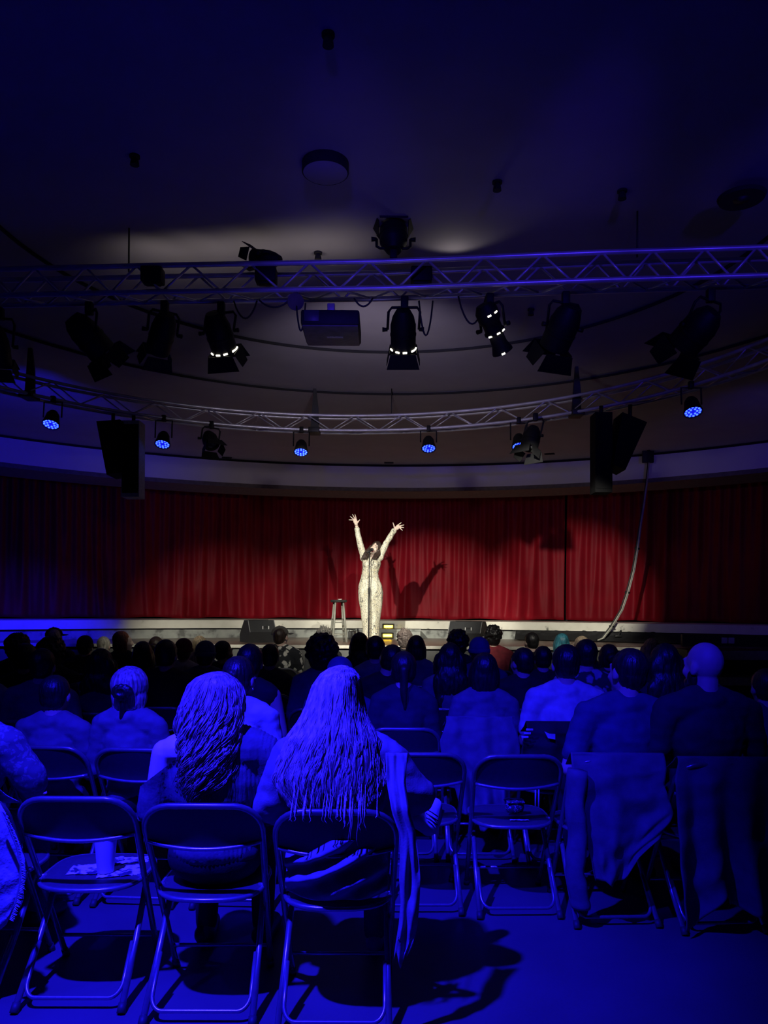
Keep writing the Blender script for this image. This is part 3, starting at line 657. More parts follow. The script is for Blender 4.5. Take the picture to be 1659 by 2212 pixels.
# ------------------------------------------------------------------ folding chairs
m_tube = M('chair_tube_metal', (0.36, 0.36, 0.38), 0.27, 0.65, var=0.1, scale=40)
m_frame = M('chair_black_frame', (0.20, 0.20, 0.21), 0.26, 0.5, var=0.1, scale=40)
m_chairp = M('chair_black_plastic', (0.030, 0.030, 0.033), 0.5, var=0.15, scale=60, bump=0.05)
m_seat = M('chair_seat_plastic', (0.075, 0.075, 0.08), 0.42, var=0.12, scale=50, bump=0.05)
m_rub = M('rubber_foot', (0.05, 0.05, 0.055), 0.6)
def back_line(z): return 0.46*(0.80-z)/0.80          # y of the leaning back tube at height z
def chair_proto():
    t = thing('folding_chair', 'folding chair', 'chair')
    hw = 0.222; top = 0.808; rc = 0.10
    def bp(x, z): return V((x, back_line(z), z))
    side = [bp(-0.203, 0.015), bp(-0.208, 0.2), bp(-0.214, 0.45), bp(-0.22, 0.62), bp(-hw, top-rc)]
    arcp = [bp(-hw+rc-rc*math.cos(a), top-rc+rc*math.sin(a)) for a in [PI/2*k/6 for k in range(1, 7)]]
    half = side + arcp
    put('back_frame', MB().tube(half + [V((-p.x, p.y, p.z)) for p in reversed(half)], 0.0125, 10), m_frame, t)
    def bk(u, v):
        x = lerp(-1, 1, u); z = lerp(0.655, 0.802, v)
        lim = hw-0.008
        if z > top-rc: dz = z-(top-rc); lim = hw-rc + math.sqrt(max(1e-5, rc*rc-dz*dz)) - 0.006
        y = back_line(z) - 0.032*(1-x*x)*(1-0.75*max(0, v))
        return V((x*lim, y-0.004 - (0.012*(1-v)**6), z - 0.020*(1-x*x)*(1-v)))
    put('backrest', MB().sheet(bk, 20, 8, (0, 0.009, 0.003)), m_chairp, t, 'auto')
    put('backrest_edge', MB().tube([bk(k/16, 0) + V((0, -0.002, 0)) for k in range(17)], 0.008, 8), m_tube, t)
    # seat: rounded trapezoid with bowed rear lip
    def seat_outline(n=40, grow=0.0):
        out = []
        for k in range(n):
            a = 2*PI*k/n; c, s_ = math.cos(a), math.sin(a)
            e = 0.55; x = math.copysign(abs(c)**e, c); y = math.copysign(abs(s_)**e, s_)
            wdt = lerp(0.202, 0.205, (1+y)/2) + grow
            yy = 0.295 + y*(0.20+grow) - (0.03*(1-x*x) if y < 0 else 0)
            out.append((x*wdt, yy))
        return out
    so = seat_outline()
    def top_z(x, y): return 0.447 - 0.012*(1-(x/0.2)**2)*max(0, 1-abs(y-0.30)/0.24) + 0.004*(y-0.3)
    mb = MB(); vs = []; n = len(so)
    for f in (1.0, 0.92, 0.6, 0.3):
        for x, y in so: xx, yy = x*f, 0.30+(y-0.30)*f; vs.append((xx, yy, top_z(xx, yy) - (0.006 if f == 1 else 0)))
    vs.append((0, 0.30, top_z(0, 0.3)))
    fs = []
    for j in range(3):
        for k in range(n): k2 = (k+1) % n; fs.append((j*n+k, j*n+k2, (j+1)*n+k2, (j+1)*n+k))
    for k in range(n): fs.append((3*n+k, 3*n+(k+1) % n, 4*n))
    b0 = len(vs); vs += [(x*0.985, 0.30+(y-0.30)*0.985, 0.424) for x, y in so]
    for k in range(n): k2 = (k+1) % n; fs.append((k2, k, b0+k, b0+k2))
    fs.append(tuple(b0+k for k in range(n)))
    put('seat', mb.add(vs, fs), m_seat, t, 'auto')
    put('seat_rim', MB().tube([(x, y, 0.432) for x, y in seat_outline(44, 0.004)], 0.010, 8, closed=True), m_tube, t)
    for k in (-1, 1):
        lg_ = put('leg', MB().tube([(k*0.188, 0.36, 0.425), (k*0.196, 0.16, 0.20), (k*0.202, -0.03, 0.02)], 0.0125, 10), m_tube, t)
        put('rubber_foot', MB().tube([(k*0.2015, -0.018, 0.034), (k*0.2025, -0.042, 0.006)], [0.0155, 0.0165], 10), m_rub, lg_)
        put('hinge', MB().tube([(k*0.185, back_line(0.44), 0.44), (k*0.225, back_line(0.44), 0.44)], 0.010, 8), m_tube, t)
        put('rubber_foot', MB().tube([(k*0.203, back_line(0.035), 0.035), (k*0.2025, back_line(0.0)-0.002, 0.004)], [0.0155, 0.0165], 10), m_rub, t)
    def rl(x, z): return V((x, -0.047 + 0.95*z, z))
    br = [rl(-0.186, 0.20)] + [rl(-0.186, 0.09)] + [rl(-0.186+0.045*(1-math.cos(a)), 0.09-0.045*math.sin(a)) for a in (0.22, 0.45, 0.67, 0.9, 1.12, 1.35, PI/2)]
    put('leg_brace', MB().tube(br + [V((-p.x, p.y, p.z)) for p in reversed(br)], 0.0085, 8), m_tube, t)
    put('crossbar', MB().tube([(-0.206, back_line(0.12), 0.12), (0.206, back_line(0.12), 0.12)], 0.0085, 8), m_tube, t)
    return t
CH0 = chair_proto(); CH_used = [False]
def chair(x, y, rz, label, group):
    c = CH0 if not CH_used[0] else copy_tree(CH0); CH_used[0] = True
    c.location = (x, y, 0); c.rotation_euler = (0, 0, rz); c['label'] = label; c['group'] = group; return c
def chair_at(px, pyt, rz, label, group):
    """place by the photo column and the photo height of the chair's top rail"""
    x, tz = ray(px, pyt); Y = (0.815-HC)/tz
    return chair(x*Y, Y, rz, label, group), V((x*Y, Y, 0))
G1, G2, G3 = 'folding chairs of the last row', 'folding chairs of the second row from the back', 'folding chairs further forward'
c1, K1 = chair_at(158, 1722, 0.01, 'empty folding chair with a plastic cup on its seat', G1)
c2, K2 = chair_at(434, 1737, 0.01, 'folding chair under the woman with wavy hair', G1)
c3, K3 = chair_at(724, 1750, 0.0, 'folding chair under the woman with very long straight hair', G1)
c0, K0 = chair_at(-115, 1712, -0.05, 'folding chair under the denim jacket at the left edge', G1)
cA, KA = chair_at(92, 1612, -0.06, 'folding chair with dark back behind the person in the patterned sweater', G2)
cB, KB = chair_at(292, 1617, -0.05, 'folding chair under the woman with the hair bun', G2)
cC, KC = chair_at(505, 1620, -0.03, 'folding chair under the woman with the earring', G2)
cD, KD = chair_at(912, 1627, 0.02, 'empty folding chair right of the long haired woman, behind her shoe', G2)
cE, KE = chair_at(1123, 1631, 0.03, 'empty folding chair with a patterned pouch on its seat', G2)
cF, KF = chair_at(1332, 1641, 0.05, 'folding chair under the crumpled coat of the man in the tee shirt', G2)
cG, KG = chair_at(1562, 1648, 0.07, 'folding chair under the long coat behind the bald man', G2)

# ------------------------------------------------------------------ people
SKIN = {'fair': M('very_fair_skin', (0.85, 0.72, 0.68), 0.45, var=0.03), 'pale': M('pale_skin', (0.62, 0.44, 0.35), 0.55, var=0.06), 'tan': M('tan_skin', (0.42, 0.26, 0.18), 0.55, var=0.06), 'white': M('fair_skin', (0.75, 0.58, 0.48), 0.5, var=0.04)}
def cloth(name, col, **k): return M(name, col, 0.85, bump=0.12, bscale=140, **k)
CL = {'black': cloth('black_cotton', (0.012, 0.012, 0.014)), 'navy': cloth('navy_cotton', (0.03, 0.035, 0.09)), 'dark': cloth('charcoal_knit', (0.03, 0.03, 0.04)),
      'white': cloth('white_cotton', (0.52, 0.52, 0.54)), 'light': cloth('light_cotton', (0.13, 0.13, 0.145)), 'grey': cloth('grey_cotton', (0.12, 0.12, 0.135)),
      'blue': cloth('blue_cotton', (0.06, 0.07, 0.12)), 'maroon': cloth('maroon_cotton', (0.22, 0.02, 0.03)), 'beige': cloth('beige_cotton', (0.45, 0.42, 0.36)),
      'jeans': cloth('denim_trousers', (0.05, 0.06, 0.12)), 'floral': pattern('floral_print_cotton', 'voro', (0.62, 0.62, 0.55), (0.012, 0.014, 0.02), None, 15, 0.8, 0.40),
      'camo': pattern('patterned_cotton', 'voro', (0.40, 0.40, 0.42), (0.03, 0.03, 0.04), None, 14, 0.8, 0.45),
      'knit': pattern('patterned_knit', 'voro', (0.17, 0.17, 0.19), (0.09, 0.09, 0.11), None, 38, 0.9, 0.4), 'jacket': cloth('pale_jacket_cloth', (0.27, 0.26, 0.265))}
def hairm(n, c, r=0.42):
    m = M(n, c, r, var=0.6, scale=70, bump=0.3, bscale=160); nt = m.node_tree
    mp = nt.nodes.new('ShaderNodeMapping'); mp.inputs['Scale'].default_value = (1, 1, 0.13)
    for k in list(nt.links):
        if k.to_node.bl_idname == 'ShaderNodeTexNoise' and k.to_socket.name == 'Vector': src = k.from_socket; to = k.to_socket; nt.links.new(mp.outputs['Vector'], to)
    nt.links.new(src, mp.inputs['Vector']); return m
HM = {'black': hairm('black_hair', (0.010, 0.009, 0.010)), 'dark': hairm('dark_brown_hair', (0.03, 0.018, 0.014)), 'brown': hairm('brown_hair', (0.14, 0.08, 0.05)),
      'auburn': hairm('auburn_hair', (0.22, 0.07, 0.035)), 'blonde': hairm('blonde_hair', (0.52, 0.40, 0.26)), 'grey': hairm('grey_hair', (0.42, 0.40, 0.34)),
      'bluegreen': hairm('blue_green_hair', (0.03, 0.16, 0.22)), 'light': hairm('light_brown_hair', (0.34, 0.27, 0.24))}
m_cap = cloth('grey_cap_cloth', (0.09, 0.085, 0.075)); m_capb = cloth('black_cap_cloth', (0.015, 0.015, 0.018)); m_bean = cloth('wine_knit', (0.14, 0.012, 0.03)); m_hood = cloth('blue_knit', (0.05, 0.06, 0.16))
m_shoe = M('dark_shoe_leather', (0.02, 0.02, 0.022), 0.5); m_sole = M('white_rubber', (0.7, 0.7, 0.7), 0.5)

HC0 = V((0, 0.185, 1.175))
def Hm(c=HC0, yaw=0, pitch=0, roll=0, s=1.0):
    return Matrix.Translation(c) @ Euler((pitch, roll, yaw), 'XYZ').to_matrix().to_4x4() @ Matrix.Scale(s, 4)
def head_prims(m, d=0.0):
    b = MB()
    b.ell((0, -0.012, 0.022), (0.074, 0.094, 0.095)); b.ell((0, 0.028, -0.03), (0.061, 0.066, 0.085)); b.ell((0, 0.05, -0.088), (0.038, 0.040, 0.032))
    b.limb((0, 0.092, 0.012), (0, 0.108, -0.028), 0.008, 0.013); b.ell((0, 0.083, 0.032), (0.048, 0.014, 0.010)); b.ell((0, 0.089, -0.062), (0.024, 0.010, 0.008))
    for k in (-1, 1):
        b.ell((k*0.076, -0.002, -0.012), (0.011, 0.022, 0.034)); b.ell((k*0.036, 0.068, -0.03), (0.022, 0.022, 0.024)); b.ell((k*0.031, 0.078, 0.010), (0.014, 0.012, 0.010))
    b.v = [m @ p for p in b.v]; return b
def hand(b, wrist, f, s, n, side=1, sc=1.0, curl=0.35, spread=0.0, r=0.0085, thumb=0.9):
    """palm and five fingers; f finger direction, s towards the thumb, n palm normal"""
    wrist = V(wrist); f = V(f).normalized(); s = (V(s) - f*V(s).dot(f)).normalized(); n = f.cross(s)*side
    R = Matrix((s, f, n)).transposed()
    b.ell(wrist + f*0.045*sc, (0.040*sc, 0.054*sc, 0.017*sc), R.to_4x4(), 14, 8)
    b.limb(wrist - f*0.01, wrist + f*0.03*sc, 0.026*sc, 0.024*sc)
    for o_, L, a in ((0.030, 0.070, 0.20), (0.010, 0.080, 0.05), (-0.011, 0.074, -0.10), (-0.030, 0.057, -0.28)):
        a *= (0.4 + spread); p0 = wrist + f*(0.082 - abs(o_)*0.25)*sc + s*o_*sc
        d0 = (f*math.cos(a) + s*math.sin(a)); d1 = (d0*math.cos(curl) + n*math.sin(curl)).normalized(); d2 = (d0*math.cos(curl*2.1) + n*math.sin(curl*2.1)).normalized()
        p1 = p0 + (d0*0.6+d1*0.4).normalized()*L*0.5*sc; p2 = p1 + d1*L*0.3*sc; p3 = p2 + d2*L*0.25*sc
        b.limb(p0 - f*0.02*sc, p1, r*sc*1.08, r*sc, 8); b.limb(p1, p2, r*sc, r*sc*0.92, 8); b.limb(p2, p3, r*sc*0.92, r*sc*0.78, 8)
    p0 = wrist + f*0.022*sc + s*0.026*sc; d0 = (s*math.sin(thumb) + f*math.cos(thumb) + n*0.25).normalized(); d1 = (d0 + f*0.35).normalized()
    b.limb(p0, p0 + d0*0.036*sc, r*1.45*sc, r*1.15*sc, 8); b.limb(p0 + d0*0.036*sc, p0 + d0*0.036*sc + d1*0.030*sc, r*1.15*sc, r*0.9*sc, 8)
    return b
def body_parts(o):
    """closed shapes of a seated figure, grouped so that clothes can be grown over them"""
    w_ = o.get('w', 1.0); lean = o.get('lean', 0.0); fat = o.get('fat', 1.0); hm = o['hm']
    def L_(p): p = V(p); k = max(0, p.z-0.55); return V((p.x + o.get('tilt', 0)*k, p.y + lean*k, p.z))
    g = {k: [] for k in ('torso', 'uparm', 'fore', 'hip', 'leg', 'foot')}
    g['hip'].append(('e', (0, 0.185, 0.545), (0.172*w_*fat, 0.130, 0.105)))
    g['torso'] += [('e', L_((0, 0.130, 1.015)), (0.078, 0.045, 0.034)), ('e', L_((0, 0.175, 0.66)), (0.145*w_*fat, 0.112*fat, 0.15)), ('e', L_((0, 0.165, 0.85)), (0.160*w_, 0.112*fat, 0.175)),
                   ('l', L_((-0.14*w_, 0.155, 0.975)), L_((0.14*w_, 0.155, 0.975)), 0.062, 0.062)]
    for k in (-1, 1):
        g['torso'].append(('l', L_((k*0.035, 0.165, 1.035)), L_((k*0.14*w_, 0.155, 0.985)), 0.046, 0.054))
        arms = o.get('arms', {})
        sh = L_((k*0.178*w_, 0.155, 0.965)); el = V(arms.get((k, 'e'), L_((k*0.235*w_, 0.185, 0.71)))); wr = V(arms.get((k, 'w'), (k*0.10, 0.43, 0.625)))
        g['uparm'].append(('l', sh, el, 0.055*fat, 0.044)); g['fore'].append(('l', el, wr, 0.043, 0.029))
        o.setdefault('_hands', []).append((k, el, wr))
        kn, an = o.get('legs', {}).get(k, (V((k*0.125, 0.63, 0.52)), V((k*0.13, 0.61, 0.10))))
        tdir = o.get('toes', {}).get(k, V((k*0.02, 0.2, -0.02)))
        g['leg'] += [('l', V((k*0.088, 0.21, 0.533)), V(kn), 0.084, 0.058), ('l', V(kn), V(an), 0.056, 0.038)]
        g['foot'] += [('l', V(an) + V((0, -0.03, -0.045)), V(an) + V(tdir) + V((0, 0, -0.05)), 0.040, 0.032)]
    hc = hm @ V((0, 0, 0))
    g['neck'] = [('l', L_((0, 0.16, 1.0)), hm @ V((0, -0.025, -0.06)), 0.056, 0.052)]
    return g
def shape(groups, g, d=0.0):
    b = MB()
    for k in groups:
        for s in g[k]:
            if s[0] == 'e': b.ell(s[1], tuple(x+d for x in s[2]))
            else: b.limb(s[1], s[2], s[3]+d, s[4]+d)
    return b
def strandify(m, centre, amp=0.004, f=95, fz=10):
    for v in m.vertices:
        p = v.co; q = p - centre; a = math.atan2(q.x, -q.y+1e-6)
        k = noise.noise((a*0.1*f, q.z*fz, q.length*20)) + 0.5*noise.noise((a*0.25*f, q.z*fz*1.6, 4))
        n = V((q.x, q.y, q.z*0.3)); n = n.normalized() if n.length > 1e-5 else n
        v.co = p + n*k*amp
    m.update()
def cut_below(m, zc, keep_above=True, co=None, no=None):
    bm = bmesh.new(); bm.from_mesh(m)
    r = bmesh.ops.bisect_plane(bm, geom=list(bm.verts)+list(bm.edges)+list(bm.faces), plane_co=co or (0, 0, zc), plane_no=no or (0, 0, 1), clear_inner=True)
    ed = [e for e in bm.edges if e.is_boundary]
    try: bmesh.ops.holes_fill(bm, edges=ed)
    except Exception: pass
    bm.to_mesh(m); bm.free(); return m
def hair_mesh(style, seed=0, voxel=0.009):
    r = random.Random(seed); b = MB()
    cap = lambda: b.ell((0, -0.022, 0.03), (0.086, 0.098, 0.096))
    amp = 0.004
    if style == 'short': cap(); b.ell((0, -0.045, -0.02), (0.074, 0.066, 0.07))
    elif style == 'bob': cap(); b.ell((0, -0.04, -0.03), (0.096, 0.074, 0.12)); b.ell((0, -0.03, -0.11), (0.092, 0.062, 0.06)); [b.ell((k*0.075, 0.0, -0.05), (0.028, 0.05, 0.10)) for k in (-1, 1)]
    elif style in ('long', 'longwide'):
        W = 1.25 if style == 'longwide' else 1.0
        cap(); b.ell((0, -0.05, -0.03), (0.098*W, 0.066, 0.12)); b.ell((0, -0.092, -0.19), (0.115*W, 0.042, 0.15)); b.ell((0, -0.098, -0.30), (0.10*W, 0.03, 0.12))
        for k in (-1, 1): b.ell((k*0.08*W, -0.01, -0.08), (0.030, 0.045, 0.12)); b.limb((k*0.06, -0.1, -0.3), (k*0.075*W, -0.1, -0.42), 0.03, 0.012)
        amp = 0.007
    elif style == 'ponytail':
        cap(); b.ell((0, -0.03, -0.02), (0.082, 0.076, 0.075)); b.limb((0, -0.115, 0.01), (0, -0.125, -0.15), 0.032, 0.024); b.limb((0, -0.125, -0.15), (0.01, -0.12, -0.26), 0.024, 0.008)
    elif style == 'bun':
        cap(); b.ell((0, -0.035, -0.02), (0.088, 0.08, 0.085)); b.ell((0, -0.125, 0.0), (0.05, 0.036, 0.042))
        for i in range(9): a = i*0.7; b.limb((0.04*math.cos(a), -0.14, 0.035*math.sin(a)), (0.03*math.cos(a+1.2), -0.155, 0.025*math.sin(a+1.2)), 0.012, 0.009)
        for k in (-1, 1): b.limb((k*0.08, -0.02, 0.0), (k*0.085, -0.03, -0.12), 0.02, 0.010)
    elif style in ('curly', 'afro', 'messy'):
        g_ = {'curly': 1.08, 'afro': 1.30, 'messy': 1.05}[style]
        b.ell((0, -0.022, 0.03), (0.086*g_, 0.098*g_, 0.098*g_)); b.ell((0, -0.045, -0.03), (0.078*g_, 0.066*g_, 0.075*g_))
        for i in range(150 if style != 'messy' else 80):
            a = r.uniform(0, 2*PI); th = math.acos(r.uniform(-0.55, 1)); n_ = V((math.sin(th)*math.cos(a), math.sin(th)*math.sin(a), math.cos(th)))
            if n_.y > 0.45 and n_.z < 0.45: continue
            c = V((n_.x*0.088*g_, -0.022+n_.y*0.1*g_, 0.03+n_.z*0.098*g_))
            if style == 'messy': t_ = V((-n_.y, n_.x, r.uniform(-.6, .6))).normalized(); b.limb(c-t_*0.02, c+t_*0.025+n_*0.008, 0.012, 0.005, 8)
            else: b.ell(c, (r.uniform(0.014, 0.024),)*3, None, 8, 6)
        voxel = 0.007; amp = 0.002
    m = fuse(b, voxel, 2, 'hair'); strandify(m, V((0, -0.02, 0)), amp); return m
CACHE = {}
def cached(key, fn):
    if key not in CACHE: CACHE[key] = fn()
    return CACHE[key]
def xform_mesh(m, mat, name):
    c = m.copy(); c.transform(mat); c.name = name; return c
def beanie(mat, col):
    b = MB(); b.ell((0, -0.018, 0.045), (0.092, 0.106, 0.095)); m = fuse(b, 0.008, 1, 'hat'); return m
def flat_sole(m):
    for v in m.vertices: v.co.z = max(v.co.z, 0.003)
    m.update(); return m
def build_clothes(g, o, voxel):
    """returns body, shirt, trousers, shoe meshes for one pose"""
    sl = o.get('sleeve', 'long'); d = o.get('loose', 0.013)
    sb_ = shape(['torso', 'uparm'] + (['fore'] if sl == 'long' else []), g, d)
    if sl == 'short':
        sb_ = shape(['torso'], g, d)
        for s in g['uparm']: sb_.limb(s[1], V(s[1]).lerp(V(s[2]), 0.72), s[3]+d, s[4]+d+0.006)
    if sl == 'none': sb_ = shape(['torso'], g, d)
    sb_.ell((0, 0.18, 0.57), (0.178*o.get('w', 1)*o.get('fat', 1), 0.14, 0.085))
    sh = fuse(sb_, voxel, 4, 'shirt')
    push(sh, lambda p: 0.008*noise.noise((p.x*9, p.y*9, p.z*16)) + 0.004*noise.noise((p.x*22, p.y*20, p.z*30+5)))
    body = shape(['torso', 'uparm', 'fore', 'hip', 'leg', 'foot', 'neck'], g, 0.0); h = head_prims(o['hm']); body.add(h.v, h.f)
    for k, el, wr in o['_hands']:
        f = (V(wr)-V(el)).normalized(); f = o.get('handdir', {}).get(k, f*0.6 + V((0, 0.5, -0.12)))
        hand(body, wr, f, V((-k, 0.1, 0.0)), None, side=k, curl=0.35, spread=0.5)
    bd = fuse(body, voxel*0.9, 2, 'person')
    tr_ = fuse(shape(['hip', 'leg'], g, 0.012), voxel, 3, 'trousers')
    fts = []
    for it in g['foot']:
        fts.append(flat_sole(fuse(shape(['foot'], {'foot': [it]}, 0.010), voxel*0.8, 2, 'shoe')))
    return bd, sh, tr_, fts[:1] if o.get('noshoe') else fts
VAR = {'m': dict(w=1.04, fat=1.05), 'f': dict(w=0.88, fat=0.95), 'm2': dict(w=1.10, fat=1.12, lean=0.06), 'f2': dict(w=0.9, fat=1.0, lean=0.08)}
def seated(label, loc, rz, s, var, sleeve, shirt, hair, hcol, skin='pale', trousers='black', opts=None, voxel=0.014, extra=None, group=None, sz=None):
    o = dict(VAR.get(var, {})); o.update(opts or {}); o['sleeve'] = sleeve
    if 'hm' not in o: o['hm'] = Hm(HC0 + V((o.get('tilt', 0)*0.62, o.get('lean', 0)*0.62, 0)), o.get('yaw', 0), o.get('pitch', 0), o.get('roll', 0))
    key = (var, sleeve, voxel, repr(opts))
    def mk():
        g = body_parts(o); bd, sh, t_, ft = build_clothes(g, o, voxel); return bd, sh, t_, ft
    bd, sh, t_, fts = cached(key, mk)
    p = put('person', bd, SKIN[skin]); tag(p, label, 'person', group)
    p.location = loc; p.rotation_euler = (0, 0, rz); p.scale = (s, s, sz or s)
    put('shirt', sh, CL[shirt], p); put('trousers', t_, CL[trousers], p)
    for f in fts: put('shoe', f, m_shoe, p)
    hm = o['hm']
    if hair and hair not in ('cap', 'beanie', 'hood', 'bald', 'custom'):
        hmsh = cached(('hair', hair, voxel < 0.011), lambda: hair_mesh(hair, 3, 0.007 if voxel < 0.011 else 0.010))
        h = put('hair', hmsh, HM[hcol], p); h.matrix_local = hm
    elif hair == 'cap':
        h = put('hair', cached(('hair', 'short', False), lambda: hair_mesh('short', 3, 0.01)), HM[hcol[1]], p); h.matrix_local = hm @ Matrix.Translation((0, -0.004, -0.012))
        dome = cached('capdome', lambda: cut_below(fuse(MB().ell((0, -0.015, 0.035), (0.093, 0.108, 0.098)), 0.008, 1, 'cap'), 0.028))
        c = put('cap', dome, hcol[0], p); c.matrix_local = hm @ Matrix.Rotation(hcol[2], 4, 'Z') @ Matrix.Rotation(hcol[3] if len(hcol) > 3 else 0.1, 4, 'X')
        br = cached('brim', lambda: MB().sheet(lambda u, v: (lerp(-0.07, 0.07, u)*(1-0.25*v*v), 0.075 + 0.08*v*math.sqrt(max(0, 1-(2*u-1)**2*0.8)), 0.035 - 0.012*(2*u-1)**2 - 0.012*v), 12, 6, (0, 0, 0.004)).fix('brim'))
        put('brim', br, hcol[0], c); put('button', cached('btn', lambda: MB().ell((0, -0.015, 0.134), (0.008, 0.008, 0.005)).fix('button')), hcol[0], c)
    elif hair in ('beanie', 'hood'):
        h = put('hair', cached(('hair', 'short', False), lambda: hair_mesh('short', 3, 0.01)), HM['dark'], p); h.matrix_local = hm @ Matrix.Translation((0, 0, -0.012))
        b_ = put('beanie', cached('beanie', lambda: cut_below(beanie(None, None), -0.005)), hcol, p); b_.matrix_local = hm
        put('fold', cached('fold', lambda: MB().loft([((0, -0.018, z), a, a*1.13) for z, a in ((-0.008, 0.088), (0.0, 0.096), (0.022, 0.098), (0.032, 0.094))], 28).fix('fold')), hcol, b_)
    if extra: extra(p, o)
    return p
G_AUD = 'seated audience'
AUD = []
def aud(px, py, Y, var, sleeve, shirt, hair, hcol, label, short, **k):
    """seated spectator whose head is at depth Y and whose head top is seen at photo point (px, py)"""
    pt_ = at(px, py, Y); o = dict(VAR.get(var, {})); o.update(k.get('opts') or {})
    base = {'afro': 1.335, 'beanie': 1.318, 'hood': 1.318, 'cap': 1.31, 'bald': 1.292}.get(hair, 1.303)
    s = pt_.z/base; su = max(0.93, min(1.05, s))
    hx = o.get('tilt', 0)*0.62; hy = 0.185 + o.get('lean', 0)*0.62
    rz = k.pop('rz', 0.0)
    ox = (hx*math.cos(rz) - hy*math.sin(rz))*su; oy = (hx*math.sin(rz) + hy*math.cos(rz))*su
    loc = (pt_.x-ox, Y-oy, 0)
    p = seated(label, loc, rz, su, var, sleeve, shirt, hair, hcol, group=G_AUD, sz=s, **k)
    AUD.append((round(s, 3), label))
    if short: chair(loc[0]+0.06*math.sin(rz), loc[1]-0.065*su, rz, 'folding chair under ' + short, G3)
    return p
# front rows near the stage
aud(120, 1354, 9.5, 'm', 'long', 'dark', 'cap', (m_capb, 'grey', -1.4), 'person in a black cap with its brim to the right, left in the front rows', 'the person in the black cap at left')
aud(225, 1374, 9.5, 'f', 'long', 'navy', 'short', 'grey', 'light haired person right of the one in the black cap, near the stage', 'the light haired person near the stage at left')
def pale_face(p, o): pass
aud(266, 1362, 8.6, 'f', 'long', 'black', 'bob', 'auburn', 'auburn haired woman turned to the right in profile, lit by the stage', 'the auburn haired woman', skin='white', opts=dict(yaw=-1.25), voxel=0.0105)
aud(608, 1351, 9.6, 'm', 'short', 'floral', 'cap', (m_cap, 'dark', -0.9), 'man in a grey cap and a black and white floral shirt', 'the man in the floral shirt', skin='pale', opts=dict(yaw=-0.5), voxel=0.0105)
aud(700, 1355, 9.6, 'f', 'long', 'grey', 'messy', 'grey', 'person with messy grey hair in front of the stool', 'the person with messy grey hair')
aud(874, 1360, 9.6, 'm', 'long', 'dark', 'messy', 'light', 'person with tousled light brown hair right of the yellow step lights', 'the person with tousled light brown hair')
aud(1065, 1353, 9.5, 'm', 'long', 'maroon', 'curly', 'black', 'man with dark curls and a maroon shirt beside the right floor monitor', 'the man in the maroon shirt')
aud(1147, 1365, 9.4, 'm', 'long', 'black', 'short', 'black', 'dark short haired person against the pale ledge at right, ear showing', 'the short haired person at the right of the stage', skin='pale', opts=dict(yaw=0.4))
aud(1213, 1367, 9.3, 'f', 'long', 'navy', 'bob', 'bluegreen', 'person with blue green hair near the cable bundle', 'the person with blue green hair')
aud(185, 1371, 8.6, 'm', 'long', 'black', 'beanie', m_capb, 'person in a black beanie left of the auburn haired woman', 'the person in the black beanie')
aud(338, 1374, 8.6, 'f', 'long', 'camo', 'bun', 'dark', 'dark haired person with a shiny hair clip right of the auburn haired woman', 'the person with the hair clip')
aud(432, 1373, 8.6, 'f', 'long', 'grey', 'long', 'blonde', 'blonde person just in front of the red beanie’s right side', 'the blonde person left of the centre')
aud(1256, 1373, 8.5, 'f', 'long', 'dark', 'short', 'blonde', 'fair haired person mostly hidden by a dark head near the cable’s foot', 'the fair haired person near the cable')
aud(1406, 1378, 8.5, 'f', 'long', 'grey', 'longwide', 'blonde', 'blonde person lit warm by the stage at the right', 'the blonde person lit by the stage')
# middle rows
aud(40, 1368, 7.7, 'm2', 'long', 'black', 'afro', 'black', 'person with a broad dark head of hair at the far left', 'the broad haired person at the far left')
aud(398, 1377, 7.7, 'f', 'long', 'beige', 'beanie', m_bean, 'person in a wine red beanie and pale top', 'the person in the wine red beanie')
aud(484, 1383, 7.7, 'f', 'long', 'black', 'short', 'black', 'dark haired person with a bright cheek left of the left floor monitor', 'the person left of the left floor monitor', skin='tan', opts=dict(yaw=-0.7))
aud(777, 1365, 7.8, 'f', 'long', 'dark', 'long', 'black', 'person with long black hair directly below the performer’s feet', 'the black haired person below the performer')
aud(899, 1371, 7.6, 'f', 'long', 'blue', 'bob', 'dark', 'person with a smooth dark bob right of the tousled light hair', 'the person with the smooth dark bob')
aud(989, 1363, 7.7, 'm', 'long', 'black', 'curly', 'black', 'person with black curls in front of the right floor monitor', 'the person with black curls')
aud(113, 1375, 6.8, 'm2', 'long', 'black', 'afro', 'black', 'person with puffy dark hair below the black cap', 'the person with puffy dark hair')
aud(310, 1384, 6.8, 'f', 'long', 'black', 'bob', 'dark', 'dark rounded head below the auburn haired woman’s right side', 'the dark rounded head')
aud(445, 1382, 6.8, 'm', 'long', 'blue', 'hood', m_hood, 'person in a blue cap and blue top right of the wine red beanie', 'the person in the blue cap and top')
aud(584, 1390, 6.8, 'f', 'long', 'dark', 'short', 'black', 'dark head touching the floral shirt’s left side', 'the dark head beside the floral shirt')
aud(811, 1372, 6.8, 'f', 'long', 'light', 'short', 'black', 'person in a pale hooded top below the yellow step lights', 'the person in the pale hooded top')
aud(1035, 1374, 6.8, 'm', 'long', 'navy', 'hood', m_hood, 'person in a blue hat left of the man in the maroon shirt', 'the person in the blue hat')
aud(1172, 1394, 6.8, 'm', 'long', 'black', 'short', 'black', 'dark head below the short haired person at the right of the stage', 'the dark head right of the maroon shirt')
aud(1314, 1390, 6.8, 'f', 'long', 'dark', 'bun', 'dark', 'person whose hair bun catches blue light right of the cable’s foot', 'the person with the blue lit bun')
